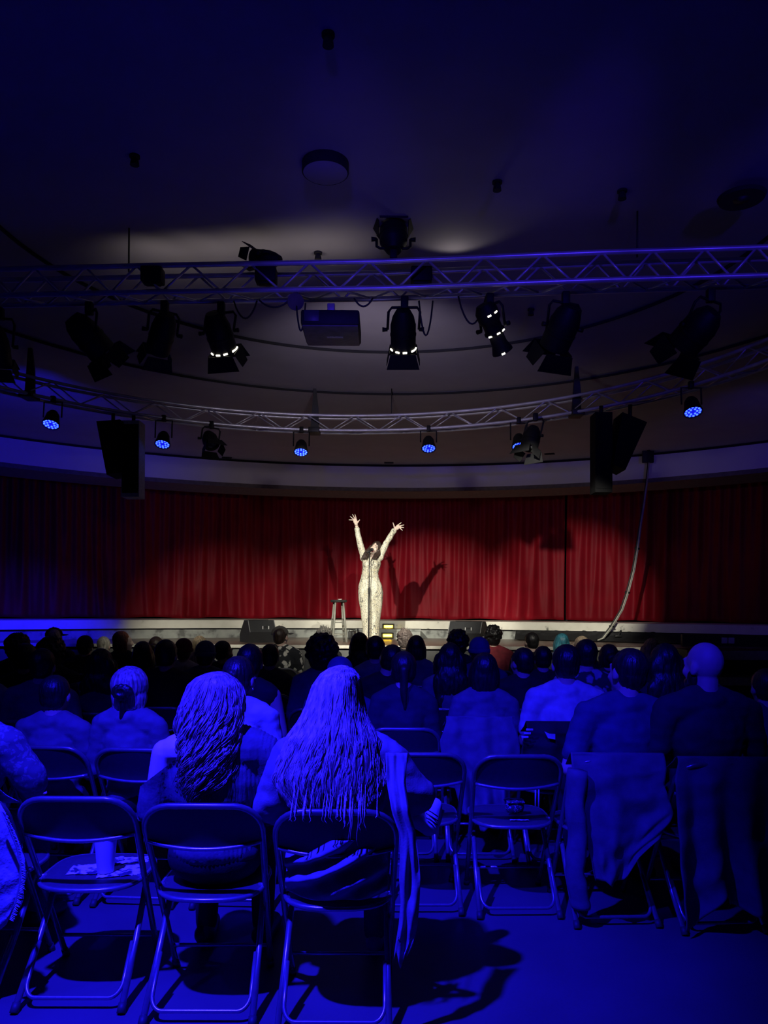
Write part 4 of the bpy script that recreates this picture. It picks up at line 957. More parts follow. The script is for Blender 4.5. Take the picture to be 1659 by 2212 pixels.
# nearer rows
aud(58, 1388, 5.95, 'm', 'long', 'black', 'short', 'black', 'dark head low at the far left between two taller dark heads', 'the low dark head at far left')
aud(220, 1400, 5.6, 'm2', 'long', 'navy', 'longwide', 'black', 'person with a big dark mane and navy top behind the hair bun', 'the person with the big dark mane')
aud(360, 1380, 5.95, 'm2', 'long', 'black', 'short', 'black', 'broad shouldered person all in black right of the hair bun', 'the broad shouldered person in black')
aud(696, 1369, 5.95, 'f2', 'long', 'blue', 'afro', 'black', 'person with a wide mass of dark curls and a blue top', 'the person with the wide dark curls')
aud(843, 1390, 5.95, 'f', 'long', 'black', 'short', 'black', 'person in black leaning right below the yellow step lights', 'the leaning person in black', opts=dict(tilt=0.25, roll=0.3))
aud(972, 1387, 5.95, 'f', 'short', 'light', 'longwide', 'black', 'woman with long black hair over a light top', 'the woman with long black hair')
aud(1127, 1397, 5.95, 'm', 'long', 'black', 'short', 'black', 'dark haired person in black with cheek turned left, right of the bob', 'the dark haired person in black', opts=dict(yaw=0.5))
aud(1265, 1379, 5.95, 'm', 'long', 'camo', 'short', 'black', 'person in a top with bold light and dark triangles', 'the person in the triangle patterned top')
aud(1502, 1402, 5.7, 'm', 'short', 'camo', 'short', 'black', 'person in a mottled shirt hidden behind the bald man', 'the person in the mottled shirt')
aud(-34, 1400, 5.3, 'f', 'long', 'light', 'short', 'black', 'person in a light top cut by the left edge', 'the person in the light top at the left edge')
aud(93, 1399, 5.2, 'm', 'long', 'light', 'short', 'black', 'person in a plain light shirt behind the short haired one at left', 'the person in the plain light shirt', opts=dict(yaw=0.1))
aud(541, 1389, 5.1, 'f', 'none', 'black', 'short', 'black', 'person in a black sleeveless top behind the woman with the earring', 'the person in the black sleeveless top')
aud(735, 1416, 5.05, 'm', 'long', 'navy', 'hood', m_hood, 'blue capped head peeping over the very long hair', 'the blue capped head')
aud(872, 1405, 5.0, 'f', 'long', 'dark', 'ponytail', 'dark', 'person with a straight ponytail, white collar and dark sweater', 'the person with the ponytail', extra=lambda p, o: put('collar', MB().loft([((0, 0.162, z), a, a*0.95) for z, a in ((1.0, 0.085), (1.045, 0.068), (1.05, 0.064), (1.0, 0.075))], 24), CL['white'], p))
aud(1046, 1408, 4.95, 'f', 'long', 'light', 'bob', 'black', 'woman with a black bob and light long sleeved top', None, voxel=0.0105)
aud(1222, 1390, 4.85, 'm', 'short', 'white', 'short', 'black', 'man in a bright white tee shirt with short dark hair', None, voxel=0.0105)
aud(1434, 1388, 5.0, 'f', 'long', 'black', 'longwide', 'black', 'person with long dark hair all in black left of the bald man', 'the dark haired person left of the bald man')
aud(1652, 1442, 4.6, 'm2', 'long', 'navy', 'short', 'dark', 'dim person in navy at the right edge', 'the dim person at the right edge')
# second row from the back
def sit(k, rz, label, **kw): return seated(label, (k.x, k.y+0.01, 0), rz, kw.pop('s', 1.0), group=G_AUD, **kw)
VX = 0.0095
def aud2(K, px, py, rz, label, var, sleeve, shirt, hair, hcol, base=1.303, **k):
    o = dict(VAR.get(var, {})); o.update(k.get('opts') or {})
    Y = K.y + 0.255; pt_ = at(px, py, Y); s = pt_.z/base; su = max(0.93, min(1.05, s))
    return seated(label, (pt_.x - o.get('tilt', 0)*0.62*su + math.sin(rz)*0.18, K.y+0.07, 0), rz, su, var, sleeve, shirt, hair, hcol, group=G_AUD, voxel=VX, sz=s, **k)
def bun_hair(p, o):
    m = cached(('hair', 'bunl'), lambda: hair_mesh('short', 5, 0.007)); b = MB()
    b.ell((0, -0.022, 0.026), (0.108, 0.112, 0.108)); b.ell((0, -0.03, -0.045), (0.105, 0.078, 0.11))
    for k in (-1, 1): b.limb((k*0.075, -0.03, -0.02), (k*0.08, -0.05, -0.16), 0.028, 0.010)
    h = fuse(b, 0.006, 2, 'hair'); strandify(h, V((0, -0.02, 0)), 0.005, 120, 8)
    x = put('hair', h, HM['light'], p); x.matrix_local = o['hm']
    g = MB(); g.ell((0, -0.125, -0.005), (0.062, 0.035, 0.044))
    for i in range(12): a = i*0.55; g.limb((0.05*math.cos(a), -0.14, -0.005+0.036*math.sin(a)), (0.03*math.cos(a+1.4), -0.158, -0.005+0.022*math.sin(a+1.4)), 0.014, 0.010)
    g.limb((0.0, -0.12, -0.04), (-0.015, -0.105, -0.16), 0.02, 0.012)
    n = put('hair_bun', fuse(g, 0.005, 1, 'hair_bun'), HM['black'], p); n.matrix_local = o['hm']; n['label'] = 'dark hair bun'
def beard(m):
    b = MB(); b.ell((0, 0.055, -0.085), (0.05, 0.045, 0.042)); [b.ell((k*0.055, 0.02, -0.06), (0.018, 0.03, 0.045)) for k in (-1, 1)]
    b.v = [m @ p for p in b.v]; return b
aud2(KA, 124, 1456, -0.06, 'short haired person in a light shirt at left, seated before the empty cup chair', 'm', 'long', 'light', 'short', 'black', opts=dict(w=0.92))
aud2(KB, 285, 1440, -0.05, 'woman with a dark hair bun and a light top', 'f', 'long', 'light', 'custom', 'dark', extra=lambda p, o: bun_hair(p, o))
aud2(KC, 520, 1415, -0.03, 'woman with an earring and a bright shirt between the two long haired women', 'f', 'short', 'white', 'ponytail', 'dark', opts=dict(w=1.0, yaw=-0.35, tilt=0.08), extra=lambda p, o: put('earring', MB().ell(o['hm'] @ V((0.083, -0.005, -0.055)), (0.007,)*3, None, 10, 8), M('silver_metal', (0.8, 0.8, 0.8), 0.2, 1.0), p))
aud2(KF, 1356, 1398, 0.05, 'man in a dark tee shirt with his coat on the chair', 'm', 'short', 'blue', 'short', 'dark', opts=dict(w=1.1, tilt=0.06, roll=0.08, yaw=0.35, arms={(-1, 'e'): (-0.26, 0.16, 0.70), (-1, 'w'): (-0.16, 0.40, 0.62)}))
aud2(KG, 1521, 1387, 0.07, 'bald man with a beard in a dark shirt', 'm', 'short', 'dark', 'bald', None, base=1.292, opts=dict(w=1.14, tilt=-0.03, yaw=0.45), extra=lambda p, o: put('beard', fuse(beard(o['hm']), 0.007, 2, 'beard'), HM['dark'], p))
# ------------------------------------------------------------------ last row: long hair built strand by strand
def strands(env, n, seed, length, wave, rad, locks=60, nseg=18, freq=9.0, loose=0.05):
    """env rows: (z, xl, xr, yc, depth) from the ends up to the crown; strands gather in locks that share their waves"""
    r = random.Random(seed); b = MB(); zt = env[-1][0]; LK = []
    for i in range(locks):
        f = r.uniform(-1, 1); LK.append((math.copysign(abs(f)**0.85, f), r.random()**1.4, r.uniform(0, 6), wave*r.uniform(0.5, 1.4), freq*r.uniform(0.75, 1.3), r.random()))
    for i in range(n):
        f0, lay0, ph, amp, fr, l0 = LK[i % locks]
        f = max(-1, min(1, f0 + r.gauss(0, loose))); lay = min(1, max(0, lay0 + r.gauss(0, 0.12))); ph += r.gauss(0, 0.25); amp *= r.uniform(0.7, 1.3)
        zs = zt - 0.003 - 0.10*r.random()**2; ze = length(r, f, l0)
        pts = []; rs = []
        for k in range(nseg+1):
            t = k/nseg; z = lerp(zs, ze, t); xl, xr, yc, D = interp(env, z); q = zt - z
            fk = f0 + (f-f0)*(1.0 - 0.55*t)
            c = math.sqrt(max(0, 1-fk*fk*0.96)); g = min(1, q*3.2)
            x = (xl+xr)/2 + fk*(xr-xl)/2*(1-0.10*lay) + amp*g*math.sin(fr*q*6 + ph)
            y = yc - D*c*(1-0.28*lay) + 0.7*amp*g*math.cos(fr*q*6 + ph) - 0.004
            pts.append((x, y, z)); rs.append(rad*(0.6 + 0.5*math.sin(PI*min(1, t*0.9+0.1)))*(1 if t < 0.95 else 0.35))
        b.tube(pts, rs, 3, caps=False)
    return b
def env_volume(env, sc, n=30):
    rings = [((((e[1]+e[2])/2), e[3]-e[4]*0.05, e[0]), max(0.01, (e[2]-e[1])/2*sc), max(0.01, e[4]*sc)) for e in env]
    return MB().loft(rings, n)
HMD = hairm('long_light_brown_hair', (0.55, 0.46, 0.38), 0.38)
def px2z(py, Y): return HC - (py-CY)*Y/F
def px2x(px, Y, x0): return (px-CX)*Y/F - x0
# woman with very long straight hair
Yh = K3.y + 0.17; X0 = K3.x
rows = [(1760, 640, 818), (1720, 612, 838), (1680, 592, 845), (1640, 604, 836), (1600, 620, 824), (1555, 648, 798), (1515, 664, 786), (1482, 675, 782), (1460, 690, 776), (1447, 708, 762), (1440, 733, 742)]
dep = [0.07, 0.09, 0.11, 0.115, 0.12, 0.13, 0.135, 0.13, 0.115, 0.08, 0.02]
yc = [0.09, 0.10, 0.115, 0.12, 0.13, 0.16, 0.185, 0.19, 0.19, 0.185, 0.18]
ENV3 = [(px2z(y, Yh), px2x(a, Yh, X0), px2x(b, Yh, X0), yc[i], dep[i]) for i, (y, a, b) in enumerate(rows)]
P3h = Hm(V((0.006, 0.19, ENV3[-1][0]-0.128)))
def long_hair(p, o):
    b = MB()
    vol = env_volume([e for e in ENV3 if e[0] > 0.86], 0.88); m = fuse(vol, 0.010, 2, 'hair'); strandify(m, V((0, 0.12, 1.1)), 0.004, 300, 4)
    s = strands(ENV3, 5200, 5, lambda r, f, l: 0.735 + 0.10*l + 0.10*r.random() + 0.03*abs(f), 0.006, 0.0021, locks=190, freq=7.0, loose=0.035)
    for i in range(26):
        q = rnd.uniform(-0.17, 0.16) if i % 3 else rnd.uniform(0.02, 0.12); L_ = rnd.uniform(0.02, 0.10) if i % 3 == 0 else rnd.uniform(0.0, 0.03); zs = rnd.uniform(-0.02, 0.02); a_ = rnd.uniform(0, 6)
        P = [(q, 0.06, 0.92+zs), (q, 0.015, 0.872+zs), (q, -0.05, 0.838), (q, -0.092, 0.822), (q, -0.104, 0.806)] + [(q + 0.006*math.sin(a_+k*0.9)*k/4, -0.104, 0.806 - (L_+0.01)*k/5) for k in range(1, 6)]
        s.tube(P, [0.001, 0.002, 0.0022, 0.0022, 0.0022, 0.002, 0.002, 0.0018, 0.0014, 0.0008], 4)
    vs = [v.co.copy() for v in m.vertices]; fs = [tuple(q.vertices) for q in m.polygons]; b.add(vs, fs); b.add(s.v, s.f)
    put('hair', b.mesh('hair'), HMD, p)
    # jacket panel hanging down beside the chair, and the bunched jacket in the gap of the chair back
    jr = [(1640, 835, 885), (1700, 838, 880), (1760, 850, 890), (1800, 865, 902), (1850, 868, 908), (1900, 866, 913), (1950, 870, 911), (2000, 866, 907), (2050, 858, 897), (2075, 856, 884)]
    Yj = K3.y - 0.02
    J = sorted([(px2z(y, Yj), px2x(a, Yj, X0), px2x(b_, Yj, X0)) for y, a, b_ in jr]); z0, z1 = J[0][0], J[-1][0]
    def fj(u, v):
        z = lerp(z1, z0, v); a, b_ = interp(J, z); k = 0.010*math.sin(u*13+v*2.5) + 0.03*noise.noise((u*4, v*6, 2))
        return (lerp(a, b_, u), 0.02*(1-v) - 0.09 + 0.6*k + 0.10*max(0, 0.25-v)/0.25, z + 0.03*math.sin(u*9)*v*(v > 0.9))
    put('jacket_panel', MB().sheet(fj, 24, 60, (0.0, 0.006, 0)), CL['jacket'], p)
    def fb(u, v):
        x = lerp(-0.195, 0.195, u); z = lerp(0.70, 0.462, v)
        fold = 0.040*math.sin((z*72 - x*30) + 2.0*noise.noise((x*5, z*6, 1))) + 0.02*noise.noise((x*16, z*22, 7))
        return (x, -0.055 + 0.10*(x/0.2)**2 + 0.75*fold*(0.4+0.6*math.sin(PI*v)) + 0.045*v*v, z)
    put('jacket_hem', MB().sheet(fb, 60, 50, (0, 0.01, 0)), CL['jacket'], p)
def fig4_shoe(p, o):
    an = V((0.27, 0.50, 0.665)); toe = V((0.40, 0.55, 0.75)); heel = an + V((-0.02, 0.0, -0.075))
    p0 = at(922, 1735, K3.y+0.5) - V((K3.x, K3.y+0.07, 0)); p1 = at(921, 1796, K3.y+0.5) - V((K3.x, K3.y+0.07, 0))
    d = (p0-p1).normalized(); sd = V((1, 0, 0))
    b = MB(); b.limb(p1 + V((0.012, 0.02, 0.02)), p0 + V((0.035, 0.03, -0.02)), 0.045, 0.036); b.limb(p1 + V((0.01, 0.02, 0.02)), p1 + V((-0.04, 0.01, 0.05)), 0.042, 0.040)
    s = put('sneaker', fuse(b, 0.006, 2, 'sneaker'), M('white_sneaker_leather', (0.72, 0.72, 0.72), 0.5), p)
    for k in range(3):
        c = p1.lerp(p0, 0.42+0.15*k) + V((0.020, -0.010, 0.0))
        put('stripe', MB().tube([c + V((-0.024, -0.018, 0.016)), c + V((0.0, -0.026, 0.004)), c + V((0.026, -0.016, -0.016))], 0.0028, 6), M('dark_stripe', (0.02, 0.02, 0.03), 0.6), s)
    put('sole', MB().tube([p1 + V((0.03, 0.045, -0.02)), p0 + V((0.065, 0.06, -0.04))], [0.020, 0.018], 8), m_sole, s)
    put('lace', MB().tube([p0 + V((-0.02, -0.01, 0.02)), p0 + V((-0.03, -0.02, 0.045)), p0 + V((0.0, -0.02, 0.05)), p0 + V((0.005, -0.012, 0.02))], 0.004, 6), m_sole, s)
seated('woman with very long straight hair and an open jacket in the last row', (K3.x, K3.y+0.07, 0), 0, 1.0, 'f', 'long', 'jacket', 'custom', None, skin='pale', trousers='jeans', voxel=0.009, group=G_AUD, extra=lambda p, o: (long_hair(p, o), fig4_shoe(p, o)),
       opts=dict(w=1.08, hm=P3h, loose=0.026, noshoe=True, legs={-1: (V((-0.13, 0.62, 0.53)), V((0.16, 0.58, 0.63))), 1: (V((0.15, 0.63, 0.52)), V((0.14, 0.60, 0.10)))}, toes={-1: V((0.09, 0.02, 0.03))},
                 arms={(1, 'e'): (0.315, 0.20, 0.80), (1, 'w'): (0.17, 0.45, 0.68), (-1, 'e'): (-0.28, 0.20, 0.76)}))
# woman with wavy hair
Yh = K2.y + 0.18; X0 = K2.x
rows = [(1715, 410, 470), (1690, 398, 496), (1660, 398, 506), (1620, 396, 515), (1580, 388, 522), (1540, 386, 526), (1505, 394, 524), (1485, 402, 518), (1470, 418, 505), (1461, 438, 488), (1456, 458, 472)]
dep = [0.05, 0.075, 0.09, 0.10, 0.11, 0.12, 0.125, 0.12, 0.105, 0.075, 0.02]
yc = [0.085, 0.095, 0.105, 0.12, 0.14, 0.165, 0.185, 0.19, 0.19, 0.185, 0.18]
ENV2 = [(px2z(y, Yh), px2x(a, Yh, X0), px2x(b, Yh, X0), yc[i], dep[i]) for i, (y, a, b) in enumerate(rows)]
P2h = Hm(V((px2x(462, Yh, X0), 0.195, ENV2[-1][0]-0.13)), 0.1, 0, 0.05)
def wavy_hair(p, o):
    b = MB(); m = fuse(env_volume([e for e in ENV2 if e[0] > 0.99], 0.86), 0.010, 2, 'hair'); strandify(m, V((-0.05, 0.12, 1.1)), 0.006, 160, 6)
    s = strands(ENV2, 2000, 9, lambda r, f, l: 0.80 + 0.16*l + 0.12*r.random() + 0.04*abs(f), 0.017, 0.0032, locks=85, nseg=30, freq=7.0, loose=0.03)
    s2 = strands(ENV2, 1500, 10, lambda r, f, l: 0.80 + 0.30*r.random(), 0.022, 0.0018, locks=110, nseg=26, freq=6.0, loose=0.05)
    b.add([v.co.copy() for v in m.vertices], [tuple(q.vertices) for q in m.polygons]); b.add(s.v, s.f); b.add(s2.v, s2.f)
    put('hair', b.mesh('hair'), hairm('wavy_brown_hair', (0.36, 0.28, 0.24), 0.38), p)
    g = o['_g']; c = shape(['torso', 'uparm', 'fore'], g, 0.024); c.ell((0, 0.18, 0.58), (0.18, 0.15, 0.09))
    m = fuse(c, 0.008, 3, 'cardigan')
    bm = bmesh.new(); bm.from_mesh(m)
    bmesh.ops.bisect_plane(bm, geom=list(bm.verts)+list(bm.edges)+list(bm.faces), plane_co=(-0.255, 0, 0.86), plane_no=(0.61, 0.0, -0.79), clear_inner=True)
    bm.to_mesh(m); bm.free()
    push(m, lambda q: 0.005*noise.noise((q.x*8, q.y*8, q.z*14)) + 0.0022*math.sin(q.x*420))
    put('cardigan', m, M('ribbed_dark_knit', (0.10, 0.10, 0.12), 0.9, bump=0.2), p)
def wavy_extra(p, o):
    if '_g' not in o: o2 = dict(o); o2.pop('_hands', None); o['_g'] = body_parts(o2)
    wavy_hair(p, o)
pw2 = seated('woman with wavy hair and one bare shoulder in the last row', (K2.x, K2.y+0.07, 0), 0, 1.0, 'f', 'none', 'dark', 'custom', None, skin='fair', trousers='black', voxel=0.009, group=G_AUD, extra=wavy_extra,
       opts=dict(w=1.12, hm=P2h, tilt=0.0, loose=0.004, arms={(-1, 'e'): (-0.245, 0.17, 0.73), (1, 'e'): (0.27, 0.2, 0.74)}))
for ch in list(pw2.children):
    if ch.name.startswith('shirt'):
        m = ch.data; cut_below(m, 0, co=(0, 0, 0.90), no=(0, 0, -1)); ch.name = 'top'
# person in the patterned sweater at the left edge
pp = at(-92, 1462, K0.y+0.28)
seated('person in a patterned knit sweater at the left edge of the last row', (pp.x, K0.y+0.08, 0), -0.05, 1.0, 'm2', 'long', 'knit', 'short', 'dark', trousers='jeans', voxel=0.009, group=G_AUD, opts=dict(w=1.12, loose=0.022, lean=0.10, hm=Hm(V((-0.02, 0.26, 1.17))), arms={(1, 'e'): (0.30, 0.24, 0.80), (1, 'w'): (0.16, 0.50, 0.68)}))

# ------------------------------------------------------------------ coats and jackets hung on chairs
def drape(name, label, K, rows, mat, yoff=-0.035, amp=0.022, fr=3.2, seed=1, bottom=None, nu=44, nv=60, cat='coat', top_fold=True, group='coats hung on chairs', dd=0.0):
    Y = K.y + yoff + dd
    J = sorted([(px2z(y, Y), px2x(a, Y, K.x), px2x(b, Y, K.x)) for y, a, b in rows]); z0, z1 = J[0][0], J[-1][0] + 0.016
    def fn(u, v):
        zb_ = z0 if bottom is None else px2z(interp(bottom, u)[0], Y)
        if top_fold and v < 0.12: t = v/0.12; z = z1 + 0.022*math.sin(PI*(0.5*t)) - 0.06*(1-t); y = lerp(0.10, -0.01, t); vv = 0
        else: vv = (v-0.12)/0.88 if top_fold else v; z = lerp(z1+0.02 if top_fold else z1, zb_, vv); y = yoff*min(1, vv*6) - 0.01
        a, b = interp(J, z)
        k = math.sin(2*PI*fr*u + seed + 1.5*noise.noise((u*2.5, vv*1.2, seed))) + 0.7*noise.noise((u*6, vv*2.0, seed+4))
        y -= amp*(0.25 + 0.9*vv)*k*(vv > 0) + 0.02*noise.noise((u*4, vv*7, seed+8))*(vv > 0) + 0.03*vv - 0.0
        return (lerp(a, b, u), y, z)
    o = put(name, MB().sheet(fn, nu, nv, (0, 0.007, 0)), mat, None, loc=(K.x, K.y, 0))
    return tag(o, label, cat, group)
d1 = drape('coat', 'crumpled coat hung over the chair of the man in the dark tee shirt', KF, [(1641, 1238, 1440), (1690, 1240, 1434), (1747, 1246, 1450), (1800, 1262, 1420), (1840, 1276, 1386), (1880, 1284, 1370), (1905, 1290, 1350)], CL['grey'], amp=0.016, fr=1.6, seed=4, bottom=[(0, 1896), (0.25, 1892), (0.5, 1905), (0.8, 1890), (1, 1800)])
def sleeve(parent, K, pts, rad, mat, yo=-0.06, name='sleeve'):
    Y = K.y + yo; P = [V((px2x(x, Y, K.x), yo + 0.004*i, px2z(y, Y))) for i, (x, y) in enumerate(pts)]; D = dense(P, 26)
    b = MB().tube(D, [rad*(1+0.05*math.sin(i*1.1)+0.12*noise.noise((i*0.45, 3, rad))) for i in range(27)], 16, flat=0.6)
    return put(name, b, mat, parent)
sleeve(d1, KF, [(1250, 1660), (1244, 1740), (1253, 1800), (1246, 1880), (1256, 1930), (1262, 1962)], 0.052, CL['grey'])
d2 = drape('coat', 'long coat with deep folds hung over the chair of the bald man', KG, [(1648, 1470, 1690), (1680, 1458, 1690), (1760, 1462, 1690), (1850, 1464, 1690), (1950, 1472, 1690), (1996, 1476, 1680)], CL['grey'], amp=0.036, fr=2.7, seed=2, bottom=[(0, 1996), (0.14, 1994), (0.28, 1958), (0.40, 1924), (0.44, 1922), (0.5, 1948), (0.7, 1962), (1, 1950)])
K9 = at(1040, 1565, 4.76); K9.z = 0
K12 = at(1215, 1572, 4.66); K12.z = 0
chair(K9.x, K9.y, 0.02, 'folding chair under the light coat of the woman with the black bob', G3)
chair(K12.x, K12.y, 0.03, 'folding chair under the black jacket with three stripes', G3)
d3 = drape('coat', 'light coat hung over the chair of the woman with the black bob', K9, [(1560, 966, 1112), (1600, 952, 1124), (1650, 958, 1126), (1700, 985, 1105), (1760, 1000, 1104), (1800, 1004, 1100)], CL['light'], amp=0.03, fr=2.6, seed=6, bottom=[(0, 1752), (0.3, 1752), (0.36, 1790), (0.6, 1780), (1, 1740)])
d4 = drape('jacket', 'black jacket with three white stripes hung over the white tee shirt man’s chair', K12, [(1570, 1140, 1275), (1600, 1130, 1280), (1640, 1128, 1280), (1700, 1135, 1280)], CL['black'], amp=0.02, fr=2, seed=3, cat='jacket')
YY = K12.y - 0.10
for k in range(3):
    c = at(1134+5*k, 1592-8*k, YY) - V((K12.x, K12.y, 0)); put('stripe', MB().box((c.x, c.y, c.z), (0.042, 0.006, 0.012), None, 0.002), CL['white'], d4, 'auto')
c = at(1187, 1588, YY) - V((K12.x, K12.y, 0)); put('white_patch', MB().prism([(c.x-0.03, c.y, c.z+0.022), (c.x-0.008, c.y, c.z-0.018), (c.x+0.034, c.y, c.z-0.026), (c.x+0.034, c.y, c.z+0.006), (c.x+0.0, c.y, c.z+0.008)], (0, 0.005, 0)), CL['white'], d4, False)
for k in range(2):
    c0_ = at(1157+7*k, 1690, YY+0.02) - V((K12.x, K12.y, 0)); put('drawstring', MB().tube([c0_, c0_ + V((0, 0, -0.16))], 0.005, 6), CL['white'], d4)
dj = drape('denim_jacket', 'denim jacket with frayed seams hung on the chair at the left edge', K0, [(1735, -210, -8), (1760, -215, 14), (1800, -215, 34), (1860, -210, 58), (1900, -205, 62), (1950, -200, 48), (2000, -195, 22), (2035, -190, 4)], M('washed_denim', (0.34, 0.36, 0.42), 0.85, var=0.45, scale=26, bump=0.5, bscale=60), amp=0.03, fr=2.3, seed=9, cat='jacket', bottom=[(0, 2030), (0.7, 2040), (0.9, 2035), (1, 2000)])
Yd = K0.y - 0.05
b = MB()
fr_ = [(4, 1752), (22, 1790), (38, 1830), (46, 1870), (44, 1910), (34, 1950), (20, 1985)]
sp = [at(x, y, Yd-0.055) - V((K0.x, K0.y, 0)) for x, y in fr_]; put('seam', MB().tube(sp, 0.006, 6), M('denim_seam', (0.22, 0.24, 0.3), 0.9), dj)
for i, q in enumerate(dense(sp, 70)):
    b.tube([q + V((0.004, -0.004, 0)), q + V((0.022+0.008*noise.noise((i*1.7, 0, 0)), -0.012, -0.004+0.012*noise.noise((i*2.3, 1, 0))))], [0.002, 0.0008], 5)
put('fringe', b, M('pale_threads', (0.5, 0.52, 0.58), 0.9), dj)

# ------------------------------------------------------------------ cup, papers, pouch
SZ = 0.447
def on_seat(px, py, z): return atz(px, py, z)
q = on_seat(228, 1882, SZ+0.004)
m_cup = M('frosted_cup_plastic', (0.9, 0.9, 0.92), 0.35, var=0.03)
nt = m_cup.node_tree; bs = nt.nodes['Principled BSDF']; bs.inputs['Transmission Weight'].default_value = 0.15; bs.inputs['Subsurface Weight'].default_value = 0.6; bs.inputs['Subsurface Radius'].default_value = (0.02, 0.02, 0.02); bs.inputs['IOR'].default_value = 1.2; bs.inputs['Roughness'].default_value = 0.45
t = thing('plastic_cup', 'frosted plastic cup half full, standing on flyers on the empty chair', 'cup', q)
hh = 0.150
put('cup_wall', MB().lathe([(0.0, 0.0), (0.033, 0.0), (0.046, hh-0.004), (0.049, hh-0.003), (0.049, hh+0.001), (0.0465, hh+0.001), (0.0425, hh-0.006), (0.031, 0.004), (0.0, 0.004)], n=36, caps=False), m_cup, t, 'auto')
put('drink', MB().lathe([(0.0, 0.006), (0.0285, 0.006), (0.0345, 0.072), (0.0, 0.072)], n=30, caps=False), M('pale_drink', (0.45, 0.42, 0.35), 0.2, trans=0.5), t, 'auto')
def flyer(cx, cy, wx, wy, rz, z, label, seed, mat):
    p = on_seat(cx, cy, z)
    def fn(u, v):
        x, y = (u-0.5)*wx, (v-0.5)*wy; j = 0.006*noise.noise((u*5, v*5, seed)); e = 0.012*noise.noise((u*9, v*9, seed+3))
        return (x+e, y+e*0.7, 0.004 + abs(j) + 0.003*noise.noise((u*14, v*14, seed+1)))
    o = put('flyer', MB().sheet(fn, 22, 16, (0, 0, 0.0012)), mat, None, loc=p); o.rotation_euler = (0, 0, rz)
    tag(o, label, 'paper', 'printed flyers under the cup')
m_fl = pattern('printed_flyer', 'voro', (0.06, 0.06, 0.09), (0.85, 0.85, 0.87), (0.9, 0.9, 0.92), 24, 0.6, 0.44)
flyer(196, 1880, 0.17, 0.12, 0.1, SZ-0.008, 'crumpled printed flyer left of the cup', 1, m_fl)
flyer(258, 1884, 0.17, 0.13, 0.25, SZ-0.006, 'crumpled printed flyer right in front of the cup', 2, m_fl)
flyer(280, 1860, 0.17, 0.08, 0.1, SZ-0.007, 'crumpled printed flyer behind the cup near the chair’s right tube', 3, m_fl)
p = on_seat(262, 1856, SZ+0.004); o = put('bottle_cap', MB().lathe([(0.0, 0.0), (0.012, 0.0), (0.013, 0.008), (0.011, 0.010), (0.0, 0.010)], n=18, caps=False), m_sole, None, 'auto', loc=p); tag(o, 'small round white cap right behind the plastic cup', 'cap')
p = on_seat(1112, 1757, SZ)
t = thing('pouch', 'small patterned pouch on the seat of an empty chair', 'pouch', p, 0.05)
m_p = pattern('ornamental_print', 'voro', (0.60, 0.60, 0.64), (0.06, 0.06, 0.09), None, 60, 0.6, 0.38)
put('body', fuse(MB().ell((0, 0, 0.035), (0.052, 0.03, 0.038)).box((0, 0, 0.035), (0.095, 0.022, 0.062), None, 0.01), 0.004, 3, 'pouch_body'), m_p, t)
put('flap', MB().box((0, -0.016, 0.066), (0.096, 0.036, 0.008), None, 0.003), m_p, t, 'auto'); put('strap', MB().tube([(-0.05, 0, 0.065), (-0.06, 0, 0.075), (-0.04, 0.01, 0.08), (0.05, 0.01, 0.07)], 0.004, 6), CL['black'], t)
p = on_seat(1122, 1774, SZ-0.004); o = put('paper_strip', MB().sheet(lambda u, v: ((u-0.5)*0.10, (v-0.5)*0.02, 0.006+0.006*abs(noise.noise((u*5, v*2, 4)))), 14, 3, (0, 0, 0.001)), CL['white'], None, loc=p); tag(o, 'thin pale paper strip in front of the patterned pouch', 'paper')

# ------------------------------------------------------------------ the performer
YPF = 11.85
root = at(801, 1387, YPF); root.z = ZS
def W(px, py, dy=0.0): return at(px, py, YPF+dy) - root
hmP = Matrix.Translation(W(811, 1184, -0.02)) @ Matrix.Rotation(PI, 4, 'Z') @ Euler((0.10, -0.45, -0.30), 'XYZ').to_matrix().to_4x4() @ Matrix.Scale(0.90, 4)
sL, eL, wL = W(786, 1204), W(777, 1171, -0.05), W(770, 1135, -0.09)
sR, eR, wR = W(820, 1203), W(836, 1171, -0.05), W(851.5, 1146, -0.09)
hipz = W(801, 1283).z
body = MB(); h = head_prims(hmP); body.add(h.v, h.f)
def ringp(py, cx, hw, dpt, dy=0): c = W(cx, py, dy); return (tuple(c), hw/141.0, dpt)
TOR = [ringp(1205, 804, 9, 0.05), ringp(1209, 803, 16, 0.075), ringp(1217, 803, 18.5, 0.10), ringp(1226, 802, 18, 0.105), ringp(1236, 799.5, 17.0, 0.085), ringp(1243, 799, 16.6, 0.078), ringp(1252, 799, 19.5, 0.088), ringp(1265, 800, 24.5, 0.11), ringp(1280, 801, 26.6, 0.118), ringp(1295, 801, 25.5, 0.112)]
SK = [ringp(1312, 801.5, 23, 0.10), ringp(1335, 801.5, 20, 0.09), ringp(1355, 801.5, 17.5, 0.083), ringp(1378, 801.5, 16.6, 0.09)]
def grow(R, d): return [(c, a+d, b+d) for c, a, b in R]
body.loft(grow(TOR, -0.012)); body.limb(W(804, 1207), hmP @ V((0, -0.02, -0.07)), 0.048, 0.044)
for s_, e_, w_ in ((sL, eL, wL), (sR, eR, wR)): body.limb(s_, e_, 0.046, 0.036); body.limb(e_, w_, 0.037, 0.024)
for k in (-1, 1): body.limb(W(801+k*11, 1290), W(801+k*9, 1335, -0.01), 0.075, 0.05); body.limb(W(801+k*9, 1335, -0.01), W(801+k*8.5, 1374, 0.01), 0.048, 0.032); body.limb(W(801+k*8.5, 1377, 0.02), W(801+k*10, 1381, -0.12), 0.032, 0.028)
